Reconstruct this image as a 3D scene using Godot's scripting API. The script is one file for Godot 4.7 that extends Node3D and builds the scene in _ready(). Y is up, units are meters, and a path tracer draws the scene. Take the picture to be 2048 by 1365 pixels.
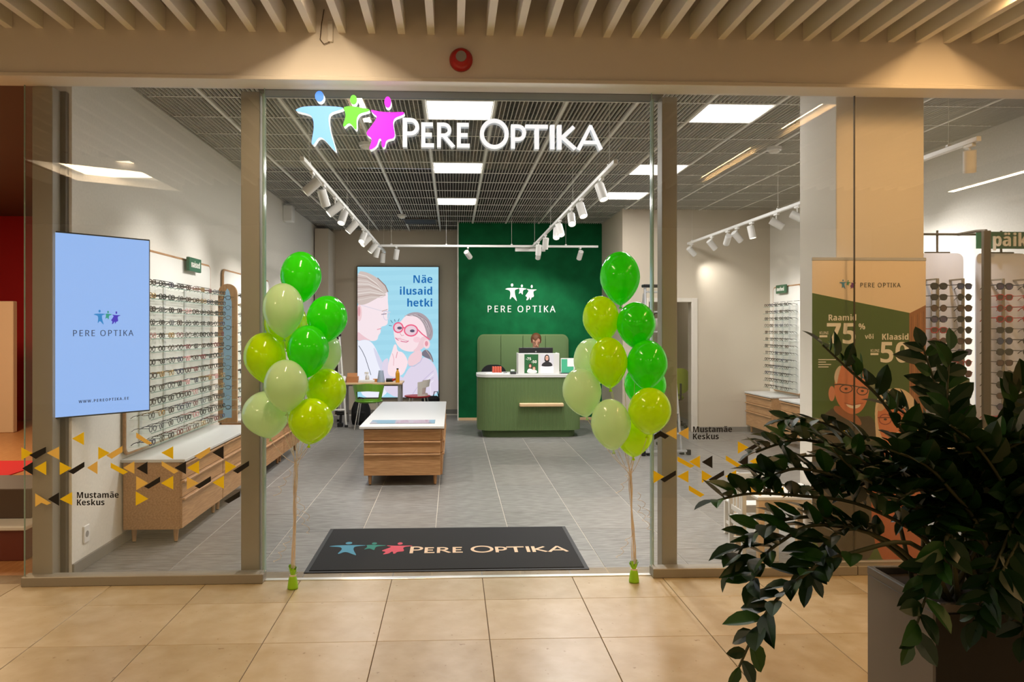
extends Node3D
# An optician's shop seen from the mall walk: x to the right, y up, the shop lies towards -z. The camera stands 5 m in front of the glass front.

const FRONT := -5.08     # plane of the glass front
const CEIL := 3.57       # height of the shop's grid ceiling

class MB:
	var v := PackedVector3Array()
	var n := PackedVector3Array()
	var t := PackedVector2Array()
	var i := PackedInt32Array()
	var xf := Transform3D()

	func put(p: Vector3, nn: Vector3, uv := Vector2.ZERO) -> int:
		v.append(xf * p)
		n.append((xf.basis * nn).normalized())
		t.append(uv)
		return v.size() - 1

	func face(a: int, b: int, c: int) -> void:
		var g := (v[b] - v[a]).cross(v[c] - v[a])
		if g.dot(n[a] + n[b] + n[c]) > 0.0:
			i.append_array(PackedInt32Array([a, c, b]))
		else:
			i.append_array(PackedInt32Array([a, b, c]))

	func tri(a: Vector3, b: Vector3, c: Vector3, nn: Vector3) -> void:
		face(put(a, nn), put(b, nn), put(c, nn))

	func quad(a: Vector3, b: Vector3, c: Vector3, d: Vector3, nn: Vector3) -> void:
		var p := put(a, nn, Vector2(0, 1))
		var q := put(b, nn, Vector2(1, 1))
		var r := put(c, nn, Vector2(1, 0))
		var s := put(d, nn, Vector2(0, 0))
		face(p, q, r)
		face(p, r, s)

	func box(c: Vector3, s: Vector3, bev := 0.0) -> MB:
		var h := s / 2.0
		bev = minf(bev, minf(h.x, minf(h.y, h.z)) * 0.9)
		var axes := [Vector3.RIGHT, Vector3.UP, Vector3.BACK]
		for k in 3:
			var u: Vector3 = axes[(k + 1) % 3]
			var w: Vector3 = axes[(k + 2) % 3]
			var hu := h[(k + 1) % 3] - bev
			var hw := h[(k + 2) % 3] - bev
			for sg in [-1.0, 1.0]:
				var o: Vector3 = c + axes[k] * sg * h[k]
				quad(o - u * hu - w * hw, o + u * hu - w * hw, o + u * hu + w * hw, o - u * hu + w * hw, axes[k] * sg)
		if bev > 0.0:
			for k in 3:
				var ka := (k + 1) % 3
				var kb := (k + 2) % 3
				for s1 in [-1.0, 1.0]:
					for s2 in [-1.0, 1.0]:
						var o2: Vector3 = c + axes[ka] * s1 * h[ka] + axes[kb] * s2 * h[kb]
						var e: Vector3 = axes[k] * (h[k] - bev)
						var p1: Vector3 = o2 - axes[ka] * s1 * bev
						var p2: Vector3 = o2 - axes[kb] * s2 * bev
						quad(p1 - e, p1 + e, p2 + e, p2 - e, (axes[ka] * s1 + axes[kb] * s2).normalized())
			for sx in [-1.0, 1.0]:
				for sy in [-1.0, 1.0]:
					for sz in [-1.0, 1.0]:
						var q := c + Vector3(sx * h.x, sy * h.y, sz * h.z)
						tri(q - Vector3(0, sy, sz) * bev, q - Vector3(sx, 0, sz) * bev, q - Vector3(sx, sy, 0) * bev, Vector3(sx, sy, sz).normalized())
		return self

	func cyl(a: Vector3, b: Vector3, ra: float, rb := -1.0, seg := 12, caps := true) -> MB:
		if rb < 0.0:
			rb = ra
		var ax := (b - a).normalized()
		var u := ax.cross(Vector3.UP if absf(ax.y) < 0.9 else Vector3.RIGHT).normalized()
		var w := ax.cross(u)
		var first := v.size()
		for k in seg + 1:
			var d := u * cos(TAU * k / seg) + w * sin(TAU * k / seg)
			put(a + d * ra, d, Vector2(float(k) / seg, 1))
			put(b + d * rb, d, Vector2(float(k) / seg, 0))
		for k in seg:
			var j := first + k * 2
			face(j, j + 2, j + 3)
			face(j, j + 3, j + 1)
		if caps:
			for e in 2:
				var o := a if e == 0 else b
				var r := ra if e == 0 else rb
				var nn := -ax if e == 0 else ax
				if r < 0.0001:
					continue
				var ci := put(o, nn)
				var prev := put(o + u * r, nn)
				for k in seg:
					var d2 := u * cos(TAU * (k + 1) / seg) + w * sin(TAU * (k + 1) / seg)
					var nx := put(o + d2 * r, nn)
					face(ci, prev, nx)
					prev = nx
		return self

	func tube(pts: Array, r: float, seg := 6, r_end := -1.0, closed := false) -> MB:
		if r_end < 0.0:
			r_end = r
		var m := pts.size()
		var first := v.size()
		var u := Vector3.ZERO
		for k in m:
			var a: Vector3 = pts[(k - 1 + m) % m] if closed else pts[maxi(k - 1, 0)]
			var b: Vector3 = pts[(k + 1) % m] if closed else pts[mini(k + 1, m - 1)]
			var ax := (b - a).normalized()
			if u == Vector3.ZERO:
				u = ax.cross(Vector3.UP if absf(ax.y) < 0.9 else Vector3.RIGHT).normalized()
			u = (u - ax * u.dot(ax)).normalized()
			var w := ax.cross(u)
			var rr := lerpf(r, r_end, float(k) / maxi(m - 1, 1))
			for s in seg:
				var d := u * cos(TAU * s / seg) + w * sin(TAU * s / seg)
				put(pts[k] + d * rr, d, Vector2(float(s) / seg, float(k) / m))
		for k in (m if closed else m - 1):
			for s in seg:
				var a2 := first + k * seg + s
				var b2 := first + k * seg + (s + 1) % seg
				var c2 := first + ((k + 1) % m) * seg + s
				var d3 := first + ((k + 1) % m) * seg + (s + 1) % seg
				face(a2, b2, d3)
				face(a2, d3, c2)
		if not closed:
			for e in 2:
				var kk := 0 if e == 0 else m - 1
				var ax2: Vector3 = (pts[0] - pts[1]).normalized() if e == 0 else (pts[m - 1] - pts[m - 2]).normalized()
				var ci := put(pts[kk], ax2)
				for s in seg:
					face(ci, put_copy(first + kk * seg + s, ax2), put_copy(first + kk * seg + (s + 1) % seg, ax2))
		return self

	func put_copy(k: int, nn: Vector3) -> int:
		v.append(v[k])
		n.append((xf.basis * nn).normalized())
		t.append(t[k])
		return v.size() - 1

	func lathe(prof: Array, seg := 16, o := Vector3.ZERO) -> MB:
		var first := v.size()
		var m := prof.size()
		for k in m:
			var a: Vector2 = prof[maxi(k - 1, 0)]
			var b: Vector2 = prof[mini(k + 1, m - 1)]
			var tg := (b - a).normalized()
			for s in seg + 1:
				var c := cos(TAU * s / seg)
				var sn := sin(TAU * s / seg)
				var p: Vector2 = prof[k]
				put(o + Vector3(p.x * c, p.y, p.x * sn), Vector3(tg.y * c, -tg.x, tg.y * sn), Vector2(float(s) / seg, float(k) / (m - 1)))
		for k in m - 1:
			for s in seg:
				var a3 := first + k * (seg + 1) + s
				face(a3, a3 + 1, a3 + seg + 2)
				face(a3, a3 + seg + 2, a3 + seg + 1)
		return self

	# a flat outline in x and y, given thickness from z0 to z1
	func prism(poly: PackedVector2Array, z0: float, z1: float, smooth := false) -> MB:
		var ids := Geometry2D.triangulate_polygon(poly)
		for e in 2:
			var z := z0 if e == 0 else z1
			var nn := Vector3(0, 0, -1) if e == 0 else Vector3(0, 0, 1)
			var first := v.size()
			for p in poly:
				put(Vector3(p.x, p.y, z), nn, p)
			for k in range(0, ids.size(), 3):
				face(first + ids[k], first + ids[k + 1], first + ids[k + 2])
		var m := poly.size()
		var turn := -1.0 if Geometry2D.is_polygon_clockwise(poly) else 1.0
		for k in m:
			var a := poly[k]
			var b := poly[(k + 1) % m]
			var e2 := (b - a).normalized() * turn
			var na := Vector3(e2.y, -e2.x, 0)
			var nb := na
			if smooth:
				var pe := (a - poly[(k - 1 + m) % m]).normalized() * turn
				var ne := (poly[(k + 2) % m] - b).normalized() * turn
				na = (na + Vector3(pe.y, -pe.x, 0)).normalized()
				nb = (nb + Vector3(ne.y, -ne.x, 0)).normalized()
			var p := put(Vector3(a.x, a.y, z0), na)
			var q := put(Vector3(b.x, b.y, z0), nb)
			var r := put(Vector3(b.x, b.y, z1), nb)
			var s := put(Vector3(a.x, a.y, z1), na)
			face(p, q, r)
			face(p, r, s)
		return self

	func mesh() -> ArrayMesh:
		var a := []
		a.resize(Mesh.ARRAY_MAX)
		a[Mesh.ARRAY_VERTEX] = v
		a[Mesh.ARRAY_NORMAL] = n
		a[Mesh.ARRAY_TEX_UV] = t
		a[Mesh.ARRAY_INDEX] = i
		var m := ArrayMesh.new()
		m.add_surface_from_arrays(Mesh.PRIMITIVE_TRIANGLES, a)
		return m

# ---------------------------------------------------------------- naming and building
var used := {}
var M := {}
var rng := RandomNumberGenerator.new()
const NTH := ["first", "second", "third", "fourth", "fifth", "sixth", "seventh", "eighth", "ninth", "tenth", "eleventh", "twelfth", "thirteenth", "fourteenth", "fifteenth", "sixteenth"]

func W(x: float, y: float, d: float) -> Vector3:
	return Vector3(x, y, -d)

func numbered(called: String) -> String:
	var k: int = used.get(called, 0)
	used[called] = k + 1
	return called if k == 0 else "%s_%03d" % [called, k]

func tag(o: Node3D, label: String, category: String, group := "", kind := "") -> void:
	if label:
		o.set_meta("label", label)
	if category:
		o.set_meta("category", category)
	if group:
		o.set_meta("group", group)
	if kind:
		o.set_meta("kind", kind)

func thing(called: String, label: String, category: String, at := Vector3.ZERO, turn := 0.0, group := "") -> Node3D:
	var o := Node3D.new()
	o.name = numbered(called)
	add_child(o)
	o.position = at
	o.rotation.y = turn
	tag(o, label, category, group)
	return o

func part(parent: Node3D, called: String, shape: Variant, m: Material, at := Vector3.ZERO) -> MeshInstance3D:
	var o := MeshInstance3D.new()
	o.name = called
	o.mesh = shape.mesh() if shape is MB else shape
	o.material_override = m
	parent.add_child(o, true)
	o.position = at
	return o

func solo(called: String, label: String, category: String, shape: Variant, m: Material, at := Vector3.ZERO, group := "") -> MeshInstance3D:
	var o := MeshInstance3D.new()
	o.name = numbered(called)
	o.mesh = shape.mesh() if shape is MB else shape
	o.material_override = m
	add_child(o)
	o.position = at
	tag(o, label, category, group)
	return o

func struct(called: String, label: String, shape: Variant, m: Material, at := Vector3.ZERO) -> MeshInstance3D:
	var o := solo(called, label, "", shape, m, at)
	o.set_meta("kind", "structure")
	return o

func bx(x0: float, x1: float, y0: float, y1: float, d0: float, d1: float, bev := 0.0) -> MB:
	return MB.new().box(Vector3((x0 + x1) / 2, (y0 + y1) / 2, -(d0 + d1) / 2), Vector3(absf(x1 - x0), absf(y1 - y0), absf(d1 - d0)), bev)

func rrect(w: float, h: float, r: float, seg := 5) -> PackedVector2Array:
	var out := PackedVector2Array()
	for c in 4:
		var o := Vector2((w / 2 - r) * (1 if c in [0, 3] else -1), (h / 2 - r) * (1 if c in [0, 1] else -1))
		for k in seg + 1:
			var a := PI / 2 * c + PI / 2 * k / seg
			out.append(o + Vector2(cos(a), sin(a)) * r)
	return out

func ellipse2(c: Vector2, rx: float, ry: float, seg := 20) -> PackedVector2Array:
	var out := PackedVector2Array()
	for k in seg:
		out.append(c + Vector2(cos(TAU * k / seg) * rx, sin(TAU * k / seg) * ry))
	return out

# ---------------------------------------------------------------- materials
func mat(called: String, c: Color, rough := 0.6, metal := 0.0) -> StandardMaterial3D:
	var m := StandardMaterial3D.new()
	m.resource_name = called
	m.albedo_color = c
	m.roughness = rough
	m.metallic = metal
	M[called] = m
	return m

func rgb8(r: int, g: int, b: int) -> Color:
	return Color(r / 255.0, g / 255.0, b / 255.0)

func noise_tex(freq: float, octaves: int, a: Color, b: Color, sz := 512, sd := 1, kind := FastNoiseLite.TYPE_SIMPLEX_SMOOTH) -> NoiseTexture2D:
	var f := FastNoiseLite.new()
	f.seed = sd
	f.noise_type = kind
	f.frequency = freq
	f.fractal_octaves = octaves
	var t := NoiseTexture2D.new()
	t.width = sz
	t.height = sz
	t.seamless = true
	t.noise = f
	var g := Gradient.new()
	g.set_color(0, a)
	g.set_color(1, b)
	t.color_ramp = g
	return t

func grain(m: StandardMaterial3D, t: Texture2D, scale: Vector3, world := true) -> StandardMaterial3D:
	m.albedo_texture = t
	m.uv1_triplanar = true
	m.uv1_world_triplanar = world
	m.uv1_scale = scale
	return m

func glow(called: String, c: Color, energy: float, base := Color(0.9, 0.9, 0.9)) -> StandardMaterial3D:
	var m := mat(called, base, 0.5)
	m.emission_enabled = true
	m.emission = c
	m.emission_energy_multiplier = energy
	return m

func clear(called: String, c: Color, alpha: float, rough := 0.0) -> StandardMaterial3D:
	var m := mat(called, Color(c.r, c.g, c.b, alpha), rough)
	m.transparency = BaseMaterial3D.TRANSPARENCY_ALPHA
	return m

func materials() -> void:
	grain(mat("plaster_white", Color.WHITE, 0.85), noise_tex(0.05, 4, rgb8(222, 217, 207), rgb8(234, 229, 219)), Vector3(1.5, 1.5, 1.5))
	grain(mat("wallpaper_beige", Color.WHITE, 0.85), noise_tex(0.2, 3, rgb8(196, 184, 165), rgb8(210, 198, 179), 512, 4), Vector3(1.2, 5.0, 1.2))
	grain(mat("plaster_column", Color.WHITE, 0.85), noise_tex(0.15, 3, rgb8(214, 206, 194), rgb8(226, 218, 206), 512, 4), Vector3(2, 4, 2))
	grain(mat("green_paint", Color.WHITE, 0.75), noise_tex(0.01, 5, rgb8(8, 82, 44), rgb8(14, 100, 56), 512, 7), Vector3(0.5, 0.5, 0.5))
	M.green_paint.metallic_specular = 0.25
	mat("fascia", rgb8(240, 235, 228), 0.7)
	grain(M.fascia, noise_tex(0.3, 2, rgb8(235, 235, 235), rgb8(255, 255, 255), 256, 9), Vector3(6, 14, 6))
	mat("slat", rgb8(242, 238, 232), 0.65)
	mat("plenum", rgb8(86, 76, 66), 0.95)
	mat("shop_plenum", rgb8(48, 46, 44), 0.95)
	mat("grid_white", rgb8(222, 218, 208), 0.5)
	mat("grid_blade", rgb8(205, 200, 190), 0.5)
	mat("grid_cross", rgb8(92, 88, 82), 0.6)
	mat("duct", rgb8(150, 148, 144), 0.5, 0.3)
	for k in 3:
		var lo: Color = [rgb8(104, 101, 96), rgb8(110, 107, 102), rgb8(116, 112, 106)][k]
		grain(mat("stone_tile_%d" % k, Color.WHITE, 0.38), noise_tex(0.02, 5, lo, lo.lightened(0.3), 512, 20 + k), Vector3(0.5, 1, 2.2))
		M["stone_tile_%d" % k].uv1_offset = Vector3(k * 0.37, 0, k * 0.61)
		lo = [rgb8(170, 147, 108), rgb8(175, 152, 114), rgb8(165, 142, 104)][k]
		grain(mat("mall_tile_%d" % k, Color.WHITE, 0.33), noise_tex(0.012, 6, lo, lo.lightened(0.22), 512, 30 + k), Vector3(0.8, 1, 0.8))
		var pits := noise_tex(0.06, 3, Color(0, 0, 0), Color(1, 1, 1), 512, 44, FastNoiseLite.TYPE_PERLIN)
		pits.color_ramp.offsets = PackedFloat32Array([0.0, 0.84, 0.9, 1.0])
		pits.color_ramp.colors = PackedColorArray([Color(1, 1, 1), Color(1, 1, 1), rgb8(222, 210, 194), rgb8(176, 158, 136)])
		M["mall_tile_%d" % k].detail_enabled = true
		M["mall_tile_%d" % k].detail_albedo = pits
		M["mall_tile_%d" % k].detail_blend_mode = BaseMaterial3D.BLEND_MODE_MUL
	mat("grout_light", rgb8(222, 214, 200), 0.8)
	mat("grout_dark", rgb8(88, 72, 56), 0.9)
	# oak: grain along x, along y and along z
	for k in 3:
		var sc: Vector3 = [Vector3(0.7, 9, 9), Vector3(9, 0.7, 9), Vector3(9, 9, 0.7)][k]
		grain(mat("oak_%s" % "xyz"[k], Color.WHITE, 0.5), noise_tex(0.012, 5, rgb8(158, 113, 72), rgb8(196, 152, 106), 512, 50), sc, false)
	grain(mat("oak_floor", Color.WHITE, 0.4), noise_tex(0.012, 5, rgb8(166, 112, 66), rgb8(196, 142, 92), 512, 52), Vector3(6, 1, 0.7))
	grain(mat("pale_wood", Color.WHITE, 0.55), noise_tex(0.012, 4, rgb8(214, 178, 134), rgb8(226, 194, 152), 256, 53), Vector3(0.8, 8, 8), false)
	mat("laminate_white", rgb8(208, 207, 204), 0.4)
	mat("paint_white", rgb8(228, 225, 218), 0.45)
	mat("metal_grey", rgb8(150, 142, 128), 0.45, 0.2)
	mat("metal_dark", rgb8(84, 74, 62), 0.45, 0.25)
	mat("steel", rgb8(232, 230, 226), 0.28, 0.85)
	mat("chrome", rgb8(214, 214, 214), 0.15, 1.0)
	mat("black", rgb8(22, 22, 24), 0.45)
	mat("black_cloth", rgb8(20, 20, 22), 0.9)
	mat("baseboard", rgb8(128, 124, 118), 0.6)
	mat("bell_red", rgb8(178, 22, 22), 0.3)
	mat("white_plastic", rgb8(228, 226, 222), 0.4)
	mat("grey_plastic", rgb8(150, 148, 146), 0.45)
	mat("olive", rgb8(99, 123, 74), 0.6)
	grain(mat("olive_cloth", Color.WHITE, 0.9), noise_tex(0.3, 2, rgb8(92, 116, 72), rgb8(104, 128, 82), 256, 60), Vector3(5, 5, 5))
	mat("olive_dark", rgb8(74, 94, 54), 0.7)
	mat("chair_green", rgb8(112, 168, 46), 0.35)
	mat("sign_green", rgb8(18, 92, 62), 0.35)
	mat("sign_white", rgb8(240, 238, 230), 0.5)
	grain(mat("mat_carpet", Color.WHITE, 0.95), noise_tex(0.15, 3, rgb8(19, 19, 21), rgb8(30, 30, 32), 256, 61), Vector3(6, 6, 6))
	mat("mat_rubber", rgb8(30, 29, 30), 0.7)
	mat("print_blue", rgb8(86, 150, 176), 0.95)
	mat("print_teal", rgb8(50, 128, 116), 0.95)
	mat("print_rose", rgb8(206, 84, 100), 0.95)
	mat("print_cream", rgb8(226, 196, 168), 0.95)
	mat("logo_blue", rgb8(60, 140, 190), 0.5)
	mat("logo_teal", rgb8(40, 150, 130), 0.5)
	mat("logo_violet", rgb8(110, 30, 130), 0.5)
	mat("ink", rgb8(24, 26, 30), 0.6)
	mat("sticker_yellow", rgb8(252, 216, 16), 0.5)
	mat("sticker_gold", rgb8(246, 206, 104), 0.5)
	mat("sticker_black", rgb8(16, 14, 14), 0.5)
	mat("lime_ribbon", rgb8(150, 205, 20), 0.4)
	mat("ribbon", rgb8(232, 214, 190), 0.4)
	var bal := {"balloon_green": rgb8(72, 244, 24), "balloon_lime": rgb8(222, 255, 4), "balloon_sage": rgb8(226, 250, 208)}
	for k in bal:
		var b := mat(k, bal[k], 0.12)
		b.backlight_enabled = true
		b.backlight = bal[k]
		b.clearcoat_enabled = true
		b.clearcoat = 0.5
		b.clearcoat_roughness = 0.08
	var lf := mat("leaf_dark", rgb8(14, 44, 12), 0.36)
	lf.backlight_enabled = true
	lf.backlight = Color(0.06, 0.1, 0.03)
	var lf2 := mat("leaf_mid", rgb8(30, 72, 18), 0.38)
	lf2.backlight_enabled = true
	lf2.backlight = Color(0.09, 0.14, 0.04)
	mat("stem", rgb8(64, 66, 36), 0.6)
	mat("soil", rgb8(40, 30, 22), 0.95)
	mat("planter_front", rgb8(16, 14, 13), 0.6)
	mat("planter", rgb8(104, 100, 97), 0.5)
	clear("glass", Color(0.86, 0.95, 0.92), 0.03)
	mat("glass_edge", rgb8(150, 176, 164), 0.15)
	mat("shelf_rim", rgb8(104, 136, 122), 0.2)
	mat("joint_seal", rgb8(70, 64, 52), 0.6)
	clear("shelf_glass", Color(0.72, 0.86, 0.78), 0.12)
	M.shelf_glass.metallic_specular = 0.2
	mat("mirror", rgb8(225, 228, 230), 0.03, 1.0)
	mat("skin", rgb8(214, 160, 132), 0.55)
	M.skin.subsurf_scatter_enabled = true
	M.skin.subsurf_scatter_strength = 0.1
	mat("hair", rgb8(108, 66, 36), 0.6)
	mat("shirt", rgb8(206, 208, 212), 0.85)
	mat("lip", rgb8(170, 90, 84), 0.5)
	mat("red_wall", rgb8(168, 4, 8), 0.8)
	mat("carpet_red", rgb8(200, 34, 40), 0.9)
	mat("partition", rgb8(214, 188, 156), 0.7)
	mat("brown_plinth", rgb8(112, 54, 40), 0.5)
	mat("brown_top", rgb8(84, 66, 52), 0.5)
	mat("tag_yellow", rgb8(236, 170, 20), 0.6)
	mat("aluminium", rgb8(206, 208, 210), 0.35, 0.6)
	mat("bottle_amber", rgb8(214, 150, 20), 0.2)
	mat("cardboard", rgb8(184, 124, 78), 0.8)
	mat("cup_blue", rgb8(150, 164, 186), 0.6)
	mat("orange", rgb8(226, 150, 66), 0.6)
	mat("red", rgb8(176, 30, 34), 0.5)
	mat("terracotta", rgb8(190, 84, 62), 0.7)
	mat("teal_print", rgb8(70, 176, 136), 0.5)
	mat("paper", rgb8(238, 238, 238), 0.7)
	mat("denim", rgb8(38, 46, 72), 0.9)
	mat("linen", rgb8(214, 208, 200), 0.9)
	mat("lime_fabric", rgb8(136, 150, 34), 0.85)
	mat("store_room", rgb8(186, 172, 150), 0.85)
	mat("sun_board", rgb8(226, 227, 236), 0.4)
	mat("screen_glass", rgb8(12, 13, 16), 0.04)
	mat("dark_door", rgb8(48, 38, 30), 0.6)
	mat("pale_blue", rgb8(150, 196, 232), 0.08)

# ---------------------------------------------------------------- camera, air and light
func camera_and_light() -> void:
	var c := Camera3D.new()
	c.name = "camera"
	c.position = Vector3(0, 1.66, 0)
	c.rotation.y = -atan(0.0428)
	c.projection = Camera3D.PROJECTION_FRUSTUM
	c.near = 0.05
	c.far = 60.0
	c.size = 2.0 * 0.05 * 682.5 / 1530.0
	c.frustum_offset = Vector2(0.03464, -0.01601) * 0.05
	add_child(c)
	c.current = true
	var e := Environment.new()
	e.background_mode = Environment.BG_COLOR
	e.background_color = Color(0, 0, 0)
	e.tonemap_mode = Environment.TONE_MAPPER_LINEAR
	e.tonemap_exposure = 1.0
	e.sdfgi_enabled = true
	e.ssao_enabled = true
	e.ssil_enabled = true
	var w := WorldEnvironment.new()
	w.name = "environment"
	w.environment = e
	add_child(w)

const PANEL_ENERGY := 3.4
const SPOT_ENERGY := 3.0
const MALL_ENERGY := 4.2
const SHOP_WHITE := Color(1.0, 0.99, 0.975)
const MALL_WARM := Color(1.0, 0.875, 0.71)

func area_light(parent: Node3D, at: Vector3, size: Vector2, energy: float, c: Color) -> void:
	var l := AreaLight3D.new()
	l.name = "lamp_light"
	l.area_size = size
	l.light_energy = energy
	l.light_color = c
	l.area_range = 30.0
	l.area_attenuation = 2.0
	l.shadow_enabled = true
	parent.add_child(l, true)
	l.position = at
	l.rotation.x = -PI / 2

# ---------------------------------------------------------------- the shell
func shell() -> void:
	# shop floor of stone tiles
	var fl := struct("floor", "grey stone tile floor of the shop", bx(-2.55, 5.12, -0.12, -0.004, 5.10, 15.0), M.grout_light)
	var tile := MB.new().box(Vector3(0, -0.008, 0), Vector3(0.595, 0.016, 1.195), 0.0015).mesh()
	var half_tile := MB.new().box(Vector3(0, -0.008, 0), Vector3(0.597, 0.016, 0.597), 0.0015).mesh()
	for cx in 13:
		for cz in 9:
			var x := -0.142 - 2.4 + 0.6 * cx + 0.3
			var d := 5.7 + 1.2 * cz - (0.6 if cx % 2 else 0.0)
			if x - 0.3 < -2.9 or d + 0.6 > 15.3:
				continue
			if d < 5.4:
				part(fl, "tile", half_tile, M["stone_tile_%d" % (cx % 3)], W(x, 0, 5.4))
				continue
			part(fl, "tile", tile, M["stone_tile_%d" % ((cx * 7 + cz * 5 + cx * cz) % 3)], W(x, 0, d))
	# mall floor
	var mf := struct("floor", "cream stone tile floor of the mall walk", bx(-9.6, 9.6, -0.12, -0.004, -7, 5.10), M.grout_dark)
	var mt := MB.new().box(Vector3(0, -0.008, 0), Vector3(0.596, 0.016, 0.597), 0.0015).mesh()
	for cx in 20:
		for cz in 9:
			part(mf, "tile", mt, M["mall_tile_%d" % ((cx * 5 + cz * 7 + cx * cz) % 3)], W(0.197 - 6.0 + 0.6 * cx + 0.3, 0, 4.98 - 0.6 * cz))
	part(mf, "far_paving", bx(-9.6, 9.6, -0.016, -0.001, -7, -0.13), M.mall_tile_0)
	part(mf, "side_paving", bx(-9.6, -5.81, -0.016, -0.001, -0.13, 5.10), M.mall_tile_1)
	part(mf, "side_paving", bx(6.2, 9.6, -0.016, -0.001, -0.13, 5.10), M.mall_tile_1)

	# walls
	struct("wall_left", "white side wall of the shop behind the frame display", bx(-2.70, -2.55, 0, 4.0, 5.24, 15.15), M.plaster_white)
	var wb := struct("wall_back", "beige back wall around the light box", bx(-2.70, 2.9, 0, 4.0, 15.0, 15.15), M.wallpaper_beige)
	part(wb, "wall_return", bx(-2.53, -2.28, 0, 3.5, 14.15, 15.0), M.wallpaper_beige)
	struct("door_1", "dark narrow doorway beside the back wall", bx(-2.27, -2.19, 0, 2.1, 14.93, 15.0, 0.004), M.dark_door)
	struct("trim_1", "white door edge at the dark doorway", bx(-2.19, -2.165, 0, 2.12, 14.92, 15.0, 0.004), M.paint_white)
	var gw := struct("wall_green", "dark green feature wall behind the counter", bx(0.104, 2.717, 0, 4.0, 13.85, 15.0), M.green_paint)
	part(gw, "edge_strip", bx(0.085, 0.104, 0, 4.0, 13.84, 14.2), M.plaster_white)
	var wr := struct("wall_back_right", "beige wall with a doorway right of the green wall", bx(2.717, 3.14, 0, 4.0, 12.15, 12.30), M.wallpaper_beige)
	part(wr, "wall_return", bx(2.717, 2.87, 0, 4.0, 12.30, 15.0), M.wallpaper_beige)
	part(wr, "lintel", bx(3.14, 3.83, 2.09, 4.0, 12.15, 12.30), M.wallpaper_beige)
	part(wr, "wall_pier", bx(3.83, 5.12, 0, 4.0, 12.15, 12.30), M.wallpaper_beige)
	struct("trim_2", "cream architrave around the store room doorway", door_trim(), M.plaster_column)
	var sr := struct("wall_store_room", "store room walls behind the open doorway", bx(2.87, 5.12, 0, 2.7, 14.6, 14.7), M.store_room)
	part(sr, "side_wall", bx(4.3, 4.4, 0, 2.7, 12.3, 14.6), M.store_room)
	part(sr, "store_ceiling", bx(2.87, 4.4, 2.7, 2.75, 12.3, 14.7), M.store_room)
	var sl := thing("ceiling_light", "small ceiling light inside the store room", "ceiling light", W(3.6, 2.7, 13.4))
	part(sl, "frame", MB.new().box(Vector3(0, -0.01, 0), Vector3(0.4, 0.02, 0.4), 0.004), M.white_plastic)
	part(sl, "diffuser", MB.new().box(Vector3(0, -0.022, 0), Vector3(0.36, 0.006, 0.36)), M.panel_glow)
	area_light(sl, Vector3(0, -0.03, 0), Vector2(0.36, 0.36), 0.5, SHOP_WHITE)
	struct("wall_right", "white right wall of the shop", bx(5.12, 5.28, 0, 4.0, 5.1, 15.15), M.plaster_white)
	var col := struct("wall_column", "square beige column behind the glass front", bx(2.678, 3.309, 0, 4.0, 5.24, 5.80, 0.004), M.plaster_column)
	part(col, "baseboard", bx(2.672, 3.315, 0, 0.08, 5.234, 5.806, 0.003), M.baseboard)
	struct("baseboard_left", "grey baseboard along the left wall", bx(-2.55, -2.535, 0, 0.08, 5.24, 14.15, 0.002), M.baseboard)
	var bb := struct("baseboard_back", "grey baseboard along the back wall", bx(-2.16, 0.104, 0, 0.08, 14.985, 15.0, 0.002), M.baseboard)
	part(bb, "green_wall_base", bx(0.104, 2.717, 0, 0.05, 13.835, 13.85, 0.002), M.pale_wood)
	struct("baseboard_right", "grey baseboard under the beige wall by the doorway", bx(3.93, 5.12, 0, 0.08, 12.135, 12.15, 0.002), M.baseboard)

	shop_ceiling()
	mall_shell()
	glass_front()

func door_trim() -> MB:
	var m := bx(3.075, 3.14, 0, 2.155, 12.13, 12.31, 0.004)
	m.box(Vector3(3.88, 1.0775, -12.22), Vector3(0.10, 2.155, 0.18), 0.004)
	m.box(Vector3(3.485, 2.1225, -12.22), Vector3(0.69, 0.065, 0.18), 0.004)
	return m

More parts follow.
